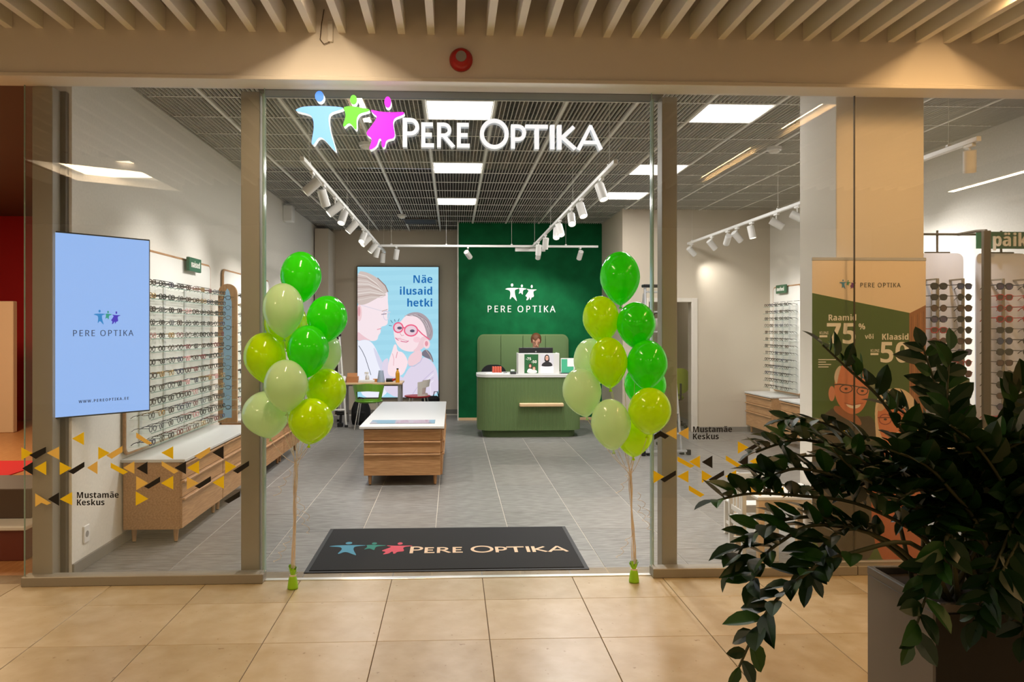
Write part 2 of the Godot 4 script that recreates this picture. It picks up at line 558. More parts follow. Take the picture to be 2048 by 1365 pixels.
func shop_ceiling() -> void:
	var ce := struct("ceiling", "open cell grid ceiling of the shop", bx(-2.70, 5.28, 4.0, 4.1, 5.1, 15.15), M.shop_plenum)
	var cell := MB.new()
	var cross := MB.new()
	for k in 16:
		var o := -0.3 + 0.6 * (k + 0.5) / 16
		cell.box(Vector3(o, 0.012, 0), Vector3(0.0038, 0.024, 0.59))
		cross.box(Vector3(0, 0.022, o), Vector3(0.59, 0.004, 0.002))
	var cm := cell.mesh()
	var xm := cross.mesh()
	var lit := [[3, 2], [3, 6], [3, 10], [7, 2], [7, 6], [7, 9]]
	for cx in 13:
		for cz in 17:
			var x := -2.64 + 0.6 * cx + 0.3
			var d := 5.2 + 0.6 * cz + 0.3
			if [cx - 1, cz] in lit or (x > 2.6 and d > 12.4) or (x > 0.1 and d > 14.2):
				continue
			var tl := part(ce, "ceiling_tile", cm, M.grid_blade, W(x, CEIL, d))
			part(tl, "cross_blades", xm, M.grid_cross)
	var long_bar := MB.new().box(Vector3.ZERO, Vector3(0.024, 0.036, 9.9), 0.002).mesh()
	var short_bar := MB.new().box(Vector3.ZERO, Vector3(7.62, 0.008, 0.014), 0.002).mesh()
	for cx in 14:
		part(ce, "runner", long_bar, M.grid_white, W(-2.64 + 0.6 * cx, CEIL + 0.014, 10.1))
	for cz in 17:
		part(ce, "cross_runner", short_bar, M.grid_white, W(1.295, CEIL + 0.004, 5.2 + 0.6 * cz))
	var dm := MB.new().cyl(W(-1.6, 3.85, 5.4), W(-1.6, 3.85, 14.5), 0.12, -1, 16)
	part(ce, "duct", dm, M.duct)
	part(ce, "duct", MB.new().cyl(W(-2.4, 3.84, 8.2), W(5.0, 3.84, 8.2), 0.1, -1, 16), M.duct)
	part(ce, "duct", MB.new().cyl(W(1.9, 3.86, 5.4), W(1.9, 3.86, 13.7), 0.09, -1, 16), M.duct)
	# luminous panels
	var names := ["nearest of the middle row", "second of the middle row", "third of the middle row", "nearest of the right row", "second of the right row", "third of the right row"]
	for k in 6:
		var x2: float = -2.64 + 0.6 * (lit[k][0] + 1) + 0.3
		var d2: float = 5.2 + 0.6 * lit[k][1] + 0.3
		var p := thing("ceiling_light", "square white ceiling light panel, " + names[k], "ceiling light", W(x2, CEIL, d2), 0.0, "ceiling light panels")
		part(p, "frame", frame_ring(0.58, 0.56, 0.02), M.grid_white)
		part(p, "diffuser", MB.new().box(Vector3(0, 0.012, 0), Vector3(0.56, 0.008, 0.56)), M.panel_glow)
		area_light(p, Vector3(0, 0.004, 0), Vector2(0.55, 0.55), PANEL_ENERGY, SHOP_WHITE)

func frame_ring(outer: float, inner: float, h: float) -> MB:
	var m := MB.new()
	var w := (outer - inner) / 2
	for s in [-1.0, 1.0]:
		m.box(Vector3(s * (inner + w) / 2, h / 2, 0), Vector3(w, h, outer))
		m.box(Vector3(0, h / 2, s * (inner + w) / 2), Vector3(inner, h, w))
	return m

func mall_shell() -> void:
	# fascia over the glass front, with a soffit
	var fa := struct("wall_front", "beige fascia above the glass front", bx(-9.6, 9.6, 3.24, 4.0, 4.90, 5.10, 0.003), M.fascia)
	part(fa, "lip", bx(-2.9, 9.6, 3.236, 3.262, 4.885, 4.90, 0.003), M.fascia)
	part(fa, "door_track", bx(-1.284, 1.423, 3.236, 3.56, 5.10, 5.235, 0.003), M.metal_dark)
	part(fa, "track_slot", bx(-1.284, 1.423, 3.238, 3.56, 5.235, 5.275), M.black)
	# slatted mall ceiling
	var mc := struct("ceiling", "slatted beige ceiling of the mall walk", bx(-9.6, 9.6, 3.95, 4.1, -7, 4.90), M.plenum)
	var slat := MB.new().box(Vector3(0, 0.075, 0), Vector3(0.047, 0.15, 4.9), 0.002).mesh()
	var short_slat := MB.new().box(Vector3(0, 0.075, 0), Vector3(0.047, 0.15, 3.3), 0.002).mesh()
	for k in 61:
		var sx := 0.05 + 0.188 * (k - 28)
		var brief := sx > -5.05 and sx < -3.6
		part(mc, "slat", short_slat if brief else slat, M.slat, W(sx, 3.54, 3.25 if brief else 2.45))
	struct("wall_mall_back", "beige wall on the far side of the mall walk", bx(-9.6, 9.6, 0, 4.0, -7.15, -7), M.fascia)
	struct("wall_mall_left", "beige end wall of the mall walk", bx(-9.75, -9.6, 0, 4.0, -7, 15), M.fascia)
	struct("wall_mall_right", "beige end wall of the mall walk", bx(9.6, 9.75, 0, 4.0, -7, 5.1), M.fascia)
	struct("wall_front_right", "beige wall continuing right of the glass front", bx(6.2, 9.6, 0, 3.24, 5.02, 5.3), M.fascia)
	# linear lamps between the slats
	var lamp_spots := [[-0.796, 3.6, 1.3, "near the fascia over the sign"], [3.152, 3.55, 1.3, "near the fascia above the planter"], [3.152, 1.3, 1.6, "over the planter's far side"], [-4.744, 3.6, 1.3, "near the neighbouring shop"]]
	for s in lamp_spots:
		var l := thing("linear_lamp", "warm linear lamp between ceiling slats, " + s[3], "lamp", W(s[0], 3.60, s[1]), 0.0, "linear lamps in the slatted ceiling")
		part(l, "housing", MB.new().box(Vector3(0, 0.03, 0), Vector3(0.09, 0.05, s[2] + 0.04), 0.003), M.metal_grey)
		part(l, "tube_glow", MB.new().box(Vector3(0, 0.002, 0), Vector3(0.07, 0.004, s[2])), M.warm_glow)
		area_light(l, Vector3(0, -0.003, 0), Vector2(0.07, s[2]), MALL_ENERGY * (0.5 if s[1] < 2.0 else 1.2), Color(1.0, 0.79, 0.53) if s[0] > 3 else MALL_WARM)
	for s in [[7.4, -0.1]]:
		var l2 := thing("linear_lamp", "warm linear lamp on the mall ceiling at the right end", "lamp", W(s[0], 3.70, s[1]), 0.0, "linear lamps in the slatted ceiling")
		part(l2, "housing", MB.new().box(Vector3(0, 0.12, 0), Vector3(0.12, 0.22, 1.7), 0.003), M.metal_grey)
		part(l2, "tube_glow", MB.new().box(Vector3(0, 0.005, 0), Vector3(0.09, 0.006, 1.6)), M.warm_glow)
		area_light(l2, Vector3(0, -0.003, 0), Vector2(0.09, 1.6), MALL_ENERGY * 2.0, MALL_WARM)
	# luminous ceiling recess behind the viewer, mirrored in the left glass
	var rc := thing("ceiling_light", "large slanted light recess in the mall ceiling with lamp grid", "ceiling light", W(-4.30, 3.58, 0.35))
	var quad := PackedVector2Array([Vector2(-0.54, -1.0), Vector2(0.53, -0.32), Vector2(0.53, 1.01), Vector2(-0.54, 0.26)])
	var pm := MB.new()
	pm.xf = Transform3D(Basis(Vector3.RIGHT, PI / 2), Vector3(0, 0.1, 0))
	pm.prism(quad, -0.01, 0.0)
	part(rc, "diffuser", pm, M.recess_glow)
	for k in 4:
		var a := quad[k]
		var b := quad[(k + 1) % 4]
		var wall := MB.new()
		var mid := (a + b) / 2
		wall.xf = Transform3D(Basis(Vector3.UP, -(b - a).angle()), Vector3(mid.x, 0.05, mid.y))
		wall.box(Vector3.ZERO, Vector3(a.distance_to(b) + 0.03, 0.12, 0.03))
		part(rc, "recess_side", wall, M.slat)
	area_light(rc, Vector3(0, 0.08, 0), Vector2(0.9, 1.0), MALL_ENERGY * 1.6, MALL_WARM)
	for s in [[-2.6, -4.6, "on the left"], [0.0, -4.6, "in the middle"], [2.6, -4.6, "on the right"]]:
		var bp := thing("linear_lamp", "warm linear lamp on the mall ceiling behind the viewer " + s[2], "lamp", W(s[0], 3.90, s[1]))
		part(bp, "housing", MB.new().box(Vector3(0, 0.03, 0), Vector3(0.2, 0.04, 3.0), 0.003), M.metal_grey)
		part(bp, "tube_glow", MB.new().box(Vector3(0, 0.005, 0), Vector3(0.16, 0.006, 2.9)), M.soft_glow)
		area_light(bp, Vector3(0, -0.003, 0), Vector2(0.16, 2.9), MALL_ENERGY * 0.8, MALL_WARM)
	# neighbouring shop on the left
	struct("floor", "oak floor of the neighbouring shop", bx(-9.6, -2.70, -0.1, 0.0, 5.10, 14.4), M.oak_floor)
	struct("ceiling", "ceiling of the neighbouring shop", bx(-9.6, -2.70, 3.7, 4.0, 5.10, 14.4), M.brown_top)
	var rw := struct("wall_neighbour", "red wall of the neighbouring shop", bx(-9.6, -2.70, 0, 3.7, 14.2, 14.35), M.red_wall)
	rw.set_meta("label", "red back wall of the neighbouring shop")
	var nl := thing("linear_lamp", "ceiling lamp of the neighbouring shop on the left", "lamp", W(-6.2, 3.66, 9.4))
	part(nl, "housing", MB.new().box(Vector3(0, 0.02, 0), Vector3(0.4, 0.03, 1.7), 0.003), M.metal_grey)
	part(nl, "tube_glow", MB.new().box(Vector3(0, 0.002, 0), Vector3(0.36, 0.004, 1.66)), M.warm_glow)
	area_light(nl, Vector3(0, -0.003, 0), Vector2(0.36, 1.66), MALL_ENERGY * 3.8, MALL_WARM)
	solo("partition_panel", "tall beige partition in front of the red wall", "partition", bx(-9.3, -7.0, 0, 2.1, 12.5, 12.62, 0.01), M.partition)
	solo("storage_box", "white box on top of the beige partition", "box", bx(-8.05, -7.78, 2.10, 2.30, 12.5, 12.6, 0.01), M.paint_white)
	solo("price_tag", "yellow price tag hanging on the red wall", "price tag", bx(-8.42, -8.18, 2.45, 2.8, 14.17, 14.19, 0.003), M.tag_yellow)
	solo("price_tag", "orange price tag at the edge of the red wall", "price tag", bx(-8.80, -8.58, 2.5, 2.72, 14.17, 14.19, 0.003), M.orange)
	solo("carpet", "red carpet on the neighbouring oak floor", "carpet", bx(-9.3, -5.0, 0.0, 0.012, 8.8, 9.8, 0.004), M.carpet_red)
	var dp := thing("display_plinth", "low brown display plinth at the neighbouring shop entrance", "plinth", W(-3.66, 0, 6.0))
	part(dp, "base", MB.new().box(Vector3(0, 0.11, 0), Vector3(1.2, 0.22, 0.8), 0.006), M.brown_plinth)
	part(dp, "rim", MB.new().box(Vector3(0, 0.235, 0), Vector3(1.24, 0.03, 0.84), 0.006), M.paint_white)
	part(dp, "top", MB.new().box(Vector3(-0.02, 0.36, -0.1), Vector3(1.1, 0.22, 0.56), 0.006), M.brown_top)

func glass_front() -> void:
	var spans := [[-2.77, -1.234, "left of the entrance with yellow stickers"], [1.331, 2.72, "right of the entrance with yellow stickers"], [2.723, 6.2, "in front of the column and sunglasses"]]
	for k in 3:
		var x0: float = spans[k][0]
		var x1: float = spans[k][1]
		var w := struct("window_%d" % (k + 1), "clear glass pane " + spans[k][2], bx(x0, x1, 0.06, 3.24, 5.072, 5.084), M.glass)
		part(w, "sill", bx(x0, x1, 0, 0.062, 5.03, 5.13, 0.004), M.metal_grey)
		for x in [x0, x1]:
			var seam: bool = x > 2.7 and x < 2.8
			part(w, "pane_edge", bx(x - 0.0015, x + 0.0015, 0.06, 3.24, 5.0715, 5.0845), M.joint_seal if seam else M.glass_edge)
	struct("window_4", "clear glass pane above the entrance carrying the lit sign", bx(-1.23, 1.328, 2.72, 3.24, 5.072, 5.084), M.glass)
	var f := struct("trim_3", "brown grey metal post left of the entrance", bx(-1.407, -1.284, 0, 3.24, 5.15, 5.27, 0.003), M.metal_grey)
	part(f, "door_leaf_edge", bx(-1.262, -1.252, 0.02, 3.22, 5.13, 5.2, 0.001), M.glass_edge)
	f = struct("trim_4", "brown grey metal post right of the entrance", bx(1.423, 1.527, 0, 3.24, 5.15, 5.27, 0.003), M.metal_grey)
	part(f, "door_leaf_edge", bx(1.352, 1.362, 0.02, 3.22, 5.13, 5.2, 0.001), M.glass_edge)
	f = struct("trim_5", "brown grey metal corner post at the left end", bx(-2.735, -2.605, 0, 3.24, 5.10, 5.20, 0.003), M.metal_grey)
	part(f, "rear_post", bx(-2.66, -2.57, 0, 3.24, 5.20, 5.245, 0.003), M.metal_dark)
	struct("trim_6", "brushed steel threshold strip of the entrance", bx(-1.234, 1.331, -0.003, 0.006, 5.085, 5.13, 0.002), M.steel)
	var sock := thing("wall_socket", "white wall socket low on the left wall", "socket", W(-2.55, 0.235, 5.43), PI / 2)
	part(sock, "plate", MB.new().box(Vector3(0, 0, 0.006), Vector3(0.08, 0.12, 0.012), 0.004), M.white_plastic)
	part(sock, "outlet", MB.new().cyl(Vector3(0, 0, 0.012), Vector3(0, 0, 0.0135), 0.022, -1, 14), M.grey_plastic)

# ---------------------------------------------------------------- lettering, the family emblem and painted prints
func font(bold: bool, gap := 0) -> Font:
	var f := SystemFont.new()
	f.font_names = PackedStringArray(["Droid Sans"])
	f.font_weight = 700 if bold else 400
	if gap == 0:
		return f
	var g := FontVariation.new()
	g.base_font = f
	g.spacing_glyph = gap
	return g

func text(parent: Node3D, called: String, s: String, em: float, m: Material, at: Vector3, bold := false, align := HORIZONTAL_ALIGNMENT_LEFT, depth := 0.002, gap := 0) -> MeshInstance3D:
	var t := TextMesh.new()
	t.font = font(bold, gap)
	t.font_size = 48
	t.pixel_size = em / 48.0
	t.depth = depth
	t.curve_step = 2.0
	t.text = s
	t.horizontal_alignment = align
	return part(parent, called, t, m, at)

# outlines of the emblem and its lettering, y downwards, in units of about a millimetre on the entrance sign
const MAN := [103, 188, 150, 168, 300, 165, 385, 172, 380, 181, 305, 203, 296, 240, 305, 310, 345, 440, 325, 425, 262, 352, 235, 352, 207, 400, 195, 390, 211, 300, 208, 250, 190, 215, 105, 196]
const CHILD := [385, 170, 430, 163, 540, 180, 540, 191, 482, 205, 463, 235, 465, 315, 428, 266, 412, 266, 388, 290, 383, 276, 400, 230, 396, 196]
const WOMAN := [545, 183, 600, 195, 660, 199, 750, 195, 748, 209, 690, 230, 680, 262, 698, 350, 640, 362, 633, 405, 615, 411, 611, 356, 597, 356, 585, 400, 548, 424, 538, 418, 560, 356, 515, 330, 560, 272, 590, 225, 562, 206]
const HEADS := [[243, 107, 26, 32], [446, 125, 20, 28], [650, 137, 20, 33]]

func outline(a: Array, o: Vector2, s: float, rounds := 2) -> PackedVector2Array:
	var p := PackedVector2Array()
	for k in range(0, a.size(), 2):
		p.append(Vector2((a[k] - o.x) * s, -(a[k + 1] - o.y) * s))
	for r in rounds:
		var q := PackedVector2Array()
		for k in p.size():
			var b := p[(k + 1) % p.size()]
			q.append(p[k].lerp(b, 0.22))
			q.append(p[k].lerp(b, 0.78))
		p = q
	return p

func figure_shapes(o: Vector2, s: float) -> Array:
	var out := []
	var bodies := [MAN, CHILD, WOMAN]
	for k in 3:
		var h: Array = HEADS[k]
		out.append([outline(bodies[k], o, s), ellipse2(Vector2((h[0] - o.x) * s, -(h[1] - o.y) * s), h[2] * s, h[3] * s, 18)])
	return out

func bowl(x0: float, xc: float, yc: float, rx: float, ry: float, th: float) -> Array:
	var a := [x0, yc - ry]
	for k in 11:
		var g := -PI / 2 + PI * k / 10
		a.append_array([xc + cos(g) * rx, yc + sin(g) * ry])
	a.append_array([x0, yc + ry, x0, yc + ry - th])
	for k in 11:
		var g2 := PI / 2 - PI * k / 10
		a.append_array([xc + cos(g2) * (rx - th), yc + sin(g2) * (ry - th)])
	a.append_array([x0, yc - ry + th])
	return a

func rect4(x0: float, y0: float, x1: float, y1: float) -> Array:
	return [x0, y0, x1, y0, x1, y1, x0, y1]

func half_ring(xc: float, yc: float, rx: float, ry: float, th: float, right: bool) -> Array:
	var a := []
	var s := 1.0 if right else -1.0
	for k in 17:
		var g := -PI / 2 + PI * k / 16
		a.append_array([xc + s * cos(g) * rx, yc + sin(g) * ry])
	for k in 17:
		var g2 := PI / 2 - PI * k / 16
		a.append_array([xc + s * cos(g2) * (rx - th), yc + sin(g2) * (ry - th)])
	return a

# the ten letters of the sign, each a list of outlines
func sign_letters() -> Array:
	return [
		["letter_p", [rect4(738, 226, 764, 402), bowl(764, 786, 279, 52, 53, 24)]],
		["letter_e", [rect4(850, 252, 874, 402), rect4(874, 252, 920, 276), rect4(874, 314, 914, 338), rect4(874, 378, 927, 402)]],
		["letter_r", [rect4(945, 252, 969, 402), bowl(969, 986, 296, 46, 44, 22), [972, 332, 1000, 330, 1055, 392, 1034, 404]]],
		["letter_e", [rect4(1065, 252, 1089, 402), rect4(1089, 252, 1137, 276), rect4(1089, 314, 1131, 338), rect4(1089, 378, 1143, 402)]],
		["letter_o", [half_ring(1292, 317, 88, 92, 25, true), half_ring(1292, 317, 88, 92, 25, false)]],
		["letter_p", [rect4(1394, 258, 1418, 405), bowl(1418, 1436, 309, 50, 51, 23)]],
		["letter_t", [rect4(1482, 258, 1618, 282), rect4(1538, 282, 1564, 407)]],
		["letter_i", [rect4(1633, 258, 1659, 407)]],
		["letter_k", [rect4(1676, 258, 1702, 408), [1702, 322, 1768, 260, 1785, 276, 1724, 334, 1794, 396, 1776, 412, 1702, 346]]],
		["letter_a", [[1793, 404, 1872, 254, 1890, 262, 1816, 414], [1870, 262, 1886, 256, 1954, 400, 1932, 412], rect4(1838, 352, 1916, 374)]],
	]

func emblem_part(parent: Node3D, o: Vector2, s: float, z: float, depth: float, mats: Array) -> void:
	var shapes := figure_shapes(o, s)
	var names := ["emblem_man", "emblem_child", "emblem_woman"]
	for k in 3:
		part(parent, names[k], MB.new().prism(shapes[k][0], z, z + depth).prism(shapes[k][1], z, z + depth), mats[k])

func fill_poly(img: Image, p: PackedVector2Array, c: Color) -> void:
	var y0 := 1e9
	var y1 := -1e9
	for q in p:
		y0 = minf(y0, q.y)
		y1 = maxf(y1, q.y)
	for y in range(maxi(0, int(y0)), mini(img.get_height() - 1, int(y1)) + 1):
		var cuts := []
		for k in p.size():
			var a := p[k]
			var b := p[(k + 1) % p.size()]
			if (a.y <= y + 0.5) != (b.y <= y + 0.5):
				cuts.append(a.x + (y + 0.5 - a.y) / (b.y - a.y) * (b.x - a.x))
		cuts.sort()
		for k in range(0, cuts.size() - 1, 2):
			var xa := clampi(roundi(cuts[k]), 0, img.get_width())
			var xb := clampi(roundi(cuts[k + 1]), 0, img.get_width())
			if xb > xa:
				img.fill_rect(Rect2i(xa, y, xb - xa, 1), c)

class Paint:
	var img: Image
	var o: Vector2
	var s: Vector2
	var host: Node3D
	func P(a: Array, c: Color, rounds := 2) -> void:
		var p := PackedVector2Array()
		for k in range(0, a.size(), 2):
			p.append((Vector2(a[k], a[k + 1]) - o) * s)
		for r in rounds:
			var q := PackedVector2Array()
			for k in p.size():
				var b := p[(k + 1) % p.size()]
				q.append(p[k].lerp(b, 0.25))
				q.append(p[k].lerp(b, 0.75))
			p = q
		host.fill_poly(img, p, c)
	func E(x: float, y: float, rx: float, ry: float, c: Color) -> void:
		var p := PackedVector2Array()
		for k in 24:
			p.append((Vector2(x + cos(TAU * k / 24) * rx, y + sin(TAU * k / 24) * ry) - o) * s)
		host.fill_poly(img, p, c)
	func L(a: Array, w: float, c: Color) -> void:
		for k in range(0, a.size() - 2, 2):
			var p := Vector2(a[k], a[k + 1])
			var q := Vector2(a[k + 2], a[k + 3])
			var d := (q - p).normalized().orthogonal() * w / 2
			host.fill_poly(img, PackedVector2Array([(p + d - o) * s, (q + d - o) * s, (q - d - o) * s, (p - d - o) * s]), c)
			E(q.x, q.y, w / 2, w / 2, c)
	func ring(x: float, y: float, rx: float, ry: float, w: float, c: Color) -> void:
		var a := []
		for k in 25:
			a.append_array([x + cos(TAU * k / 24) * rx, y + sin(TAU * k / 24) * ry])
		L(a, w, c)

func painter(w: int, h: int, o: Vector2, size: Vector2, bg: Color) -> Paint:
	var p := Paint.new()
	p.img = Image.create_empty(w, h, false, Image.FORMAT_RGB8)
	p.img.fill(bg)
	p.o = o
	p.s = Vector2(w / size.x, h / size.y)
	p.host = self
	return p

func light_box_picture() -> ImageTexture:
	var p := painter(740, 1185, Vector2(68, 65), Vector2(740, 1185), rgb8(158, 214, 234))
	for k in 14:
		p.P([60, 60 + k * 90, 820, 40 + k * 90, 820, 85 + k * 90, 60, 110 + k * 90], rgb8(163, 218, 237), 0)
	p.P([68, 740, 150, 722, 210, 758, 255, 850, 300, 940, 345, 1010, 350, 1260, 60, 1260, 60, 740], rgb8(236, 238, 250))
	p.P([200, 770, 255, 850, 300, 940, 345, 1010, 345, 1120, 270, 1000], rgb8(214, 214, 234))
	p.L([80, 780, 112, 830, 140, 890, 190, 1045], 5, rgb8(80, 84, 100))
	p.P([68, 420, 90, 392, 200, 360, 310, 292, 345, 284, 344, 380, 352, 440, 338, 505, 348, 578, 322, 600, 288, 606, 276, 628, 282, 660, 256, 690, 252, 728, 205, 742, 130, 722, 60, 742, 60, 420], rgb8(246, 228, 234))
	p.P([60, 640, 130, 700, 205, 742, 130, 722, 60, 745], rgb8(236, 198, 206))
	p.P([60, 102, 150, 110, 250, 163, 322, 235, 346, 292, 300, 318, 225, 362, 150, 402, 100, 412, 60, 405], rgb8(206, 190, 184))
	for k in 9:
		p.L([66, 130 + k * 30, 150 + k * 6, 150 + k * 24, 240 + k * 6, 215 + k * 16, 300 + k * 3, 290 + k * 4], 7, [rgb8(232, 224, 218), rgb8(182, 160, 152), rgb8(220, 208, 202)][k % 3])
	p.L([250, 165, 322, 236, 345, 290], 9, rgb8(150, 122, 116))
	p.E(84, 482, 24, 76, rgb8(240, 204, 208))
	p.E(82, 470, 12, 44, rgb8(224, 164, 172))
	p.L([100, 412, 200, 440, 300, 468, 366, 476], 7, rgb8(222, 214, 226))
	p.ring(330, 506, 26, 42, 6, rgb8(214, 208, 226))
	p.L([285, 496, 330, 490], 6, rgb8(110, 96, 120))
	p.L([290, 468, 340, 452], 5, rgb8(176, 140, 130))
	p.L([246, 634, 282, 624], 7, rgb8(226, 150, 166))
	p.P([640, 860, 690, 806, 742, 850, 768, 945, 740, 905, 700, 895], rgb8(120, 116, 130))
	p.L([690, 815, 730, 870, 752, 925], 6, rgb8(190, 170, 160))
	p.P([525, 965, 530, 870, 650, 800, 662, 905, 585, 965], rgb8(240, 206, 214))
	p.P([285, 935, 330, 893, 352, 900, 345, 1000, 470, 1060, 482, 1080, 540, 972, 610, 962, 662, 885, 710, 892, 775, 955, 806, 1050, 815, 1260, 300, 1260], rgb8(222, 212, 232))
	for k in 4:
		p.L([560 + k * 60, 1240, 640 + k * 30, 1120, 760, 1010 + k * 30], 8, [rgb8(204, 192, 220), rgb8(236, 230, 244)][k % 2])
	p.L([528, 965, 585, 968, 640, 930, 662, 888], 7, rgb8(200, 190, 216))
	p.P([462, 562, 500, 512, 560, 486, 640, 498, 700, 560, 726, 690, 690, 780, 640, 826, 545, 838, 470, 818, 420, 762, 398, 680, 398, 605], rgb8(248, 224, 230))
	p.P([640, 700, 726, 690, 690, 780, 640, 826, 560, 838, 620, 790], rgb8(238, 202, 210))
	p.P([478, 522, 560, 474, 650, 478, 722, 538, 757, 622, 757, 694, 735, 738, 706, 720, 696, 650, 664, 566, 604, 512, 540, 500], rgb8(170, 156, 164))
	for k in 6:
		p.L([500 + k * 24, 508 - k * 2, 600 + k * 22, 500 + k * 12, 690 + k * 10, 580 + k * 14, 730, 690], 5, [rgb8(206, 196, 200), rgb8(140, 124, 132)][k % 2])
	p.E(700, 766, 30, 42, rgb8(246, 214, 220))
	p.E(698, 762, 15, 24, rgb8(226, 150, 164))
	for g in [[440, 616, 42, 44], [556, 642, 60, 50]]:
		p.E(g[0], g[1], g[2], g[3], rgb8(232, 204, 216))
		p.E(g[0] + 12, g[1] + 4, 22, 13, rgb8(90, 80, 106))
		p.ring(g[0], g[1], g[2], g[3], 12, rgb8(236, 96, 132))
	p.L([480, 610, 500, 622], 12, rgb8(236, 96, 132))
	p.L([612, 628, 660, 676, 722, 722], 10, rgb8(236, 96, 132))
	p.L([452, 660, 470, 690, 490, 684], 5, rgb8(214, 160, 172))
	p.L([412, 708, 432, 726, 474, 742, 514, 748, 532, 738], 8, rgb8(216, 120, 152))
	p.E(455, 720, 14, 20, rgb8(250, 214, 222))
	p.E(610, 726, 34, 26, rgb8(246, 206, 216))
	p.L([424, 712, 474, 722, 524, 738], 3, rgb8(200, 104, 132))
	p.P([338, 1062, 350, 920, 384, 832, 402, 766, 424, 770, 432, 832, 482, 836, 528, 912, 524, 962, 475, 1062], rgb8(250, 226, 232))
	p.L([386, 850, 400, 900, 396, 960], 5, rgb8(228, 176, 186))
	p.L([432, 836, 420, 890], 6, rgb8(222, 150, 164))
	for q in [[370, 548, 386, 572], [405, 540, 411, 560], [448, 535, 439, 558], [354, 597, 380, 600]]:
		p.L(q, 4, rgb8(20, 70, 96))
	return ImageTexture.create_from_image(p.img)

func banner_picture() -> ImageTexture:
	var p := painter(560, 1484, Vector2(68, 203), Vector2(629, 1666), rgb8(232, 216, 194))
	p.P([60, 386, 610, 498, 700, 560, 700, 1900, 60, 1900], rgb8(58, 92, 6), 0)
	p.P([605, 500, 700, 452, 700, 1900, 605, 1900], rgb8(150, 96, 52), 0)
	for k in 5:
		p.L([618 + k * 17, 520 - k * 8, 616 + k * 18, 1880], 4, [rgb8(120, 72, 36), rgb8(176, 120, 70)][k % 2])
	# the man
	p.P([60, 1120, 130, 1060, 200, 1010, 330, 1080, 400, 1060, 440, 1180, 460, 1900, 60, 1900], rgb8(58, 46, 34))
	p.P([195, 1000, 320, 1060, 350, 1130, 280, 1100, 180, 1040], rgb8(160, 96, 60))
	p.P([190, 890, 205, 810, 260, 768, 330, 775, 376, 830, 386, 920, 368, 1000, 330, 1055, 270, 1060, 215, 1010, 192, 950], rgb8(214, 128, 88))
	p.P([186, 860, 200, 805, 232, 782, 214, 840, 204, 900], rgb8(214, 200, 186))
	p.P([372, 830, 390, 860, 386, 900, 376, 880], rgb8(214, 200, 186))
	p.E(176, 944, 18, 42, rgb8(214, 138, 108))
	p.L([182, 896, 220, 892, 300, 902, 384, 922], 6, rgb8(60, 40, 32))
	for g in [[255, 918, 34, 22], [345, 930, 30, 22]]:
		p.ring(g[0], g[1], g[2], g[3], 5, rgb8(60, 40, 32))
		p.E(g[0], g[1], 9, 6, rgb8(70, 46, 36))
	p.L([300, 925, 312, 968, 292, 975], 6, rgb8(196, 118, 92))
	p.P([248, 998, 290, 1008, 345, 1000, 320, 1028, 275, 1026], rgb8(244, 232, 220))
	p.L([246, 996, 290, 1008, 348, 998], 5, rgb8(170, 84, 70))
	# the woman
	p.P([414, 1010, 440, 945, 510, 912, 580, 920, 640, 980, 664, 1060, 655, 1180, 610, 1300, 430, 1300, 415, 1120], rgb8(226, 206, 178))
	p.P([428, 1040, 450, 985, 520, 960, 570, 1000, 592, 1070, 585, 1150, 550, 1220, 500, 1232, 450, 1190, 430, 1110], rgb8(214, 126, 84))
	p.P([420, 1030, 450, 970, 520, 945, 560, 975, 500, 990, 450, 1050], rgb8(206, 178, 146))
	p.L([430, 1078, 590, 1078], 5, rgb8(120, 50, 40))
	for g in [[472, 1088, 34, 28], [552, 1086, 32, 28]]:
		p.ring(g[0], g[1], g[2], g[3], 5, rgb8(140, 56, 44))
		p.E(g[0], g[1], 9, 6, rgb8(70, 46, 36))
	p.P([470, 1158, 510, 1168, 555, 1154, 530, 1186, 490, 1186], rgb8(244, 232, 220))
	p.P([390, 1250, 620, 1240, 690, 1400, 690, 1900, 400, 1900], rgb8(180, 88, 40))
	return ImageTexture.create_from_image(p.img)

func small_poster_picture(green: bool) -> ImageTexture:
	var p := painter(150, 206, Vector2.ZERO, Vector2(150, 206), rgb8(28, 92, 46) if green else rgb8(232, 232, 236))
	if green:
		p.E(62, 128, 20, 30, rgb8(70, 34, 30))
		p.E(62, 128, 12, 17, rgb8(226, 170, 150))
		p.E(104, 152, 17, 22, rgb8(120, 60, 40))
		p.E(104, 156, 13, 16, rgb8(230, 178, 156))
		p.P([24, 206, 34, 165, 60, 152, 96, 172, 130, 170, 142, 206], rgb8(232, 226, 220))
		p.L([52, 126, 72, 126], 2, rgb8(40, 20, 20))
		p.L([95, 153, 114, 153], 2, rgb8(40, 20, 20))
	else:
		p.P([0, 0, 150, 0, 150, 134, 0, 134], rgb8(206, 204, 212), 0)
		p.P([8, 134, 22, 100, 52, 84, 76, 76, 102, 84, 130, 98, 142, 134], rgb8(34, 32, 36))
		p.P([48, 88, 46, 30, 60, 6, 84, 4, 102, 22, 106, 86], rgb8(40, 32, 34))
		p.E(75, 42, 18, 26, rgb8(224, 172, 150))
		p.L([60, 40, 92, 40], 3, rgb8(20, 16, 18))
		p.L([68, 56, 82, 56], 2, rgb8(176, 90, 86))
		for k in 3:
			p.L([24 + k * 14, 148 + k * 16, 128 - k * 14, 148 + k * 16], 2, rgb8(150, 150, 160))
	return ImageTexture.create_from_image(p.img)

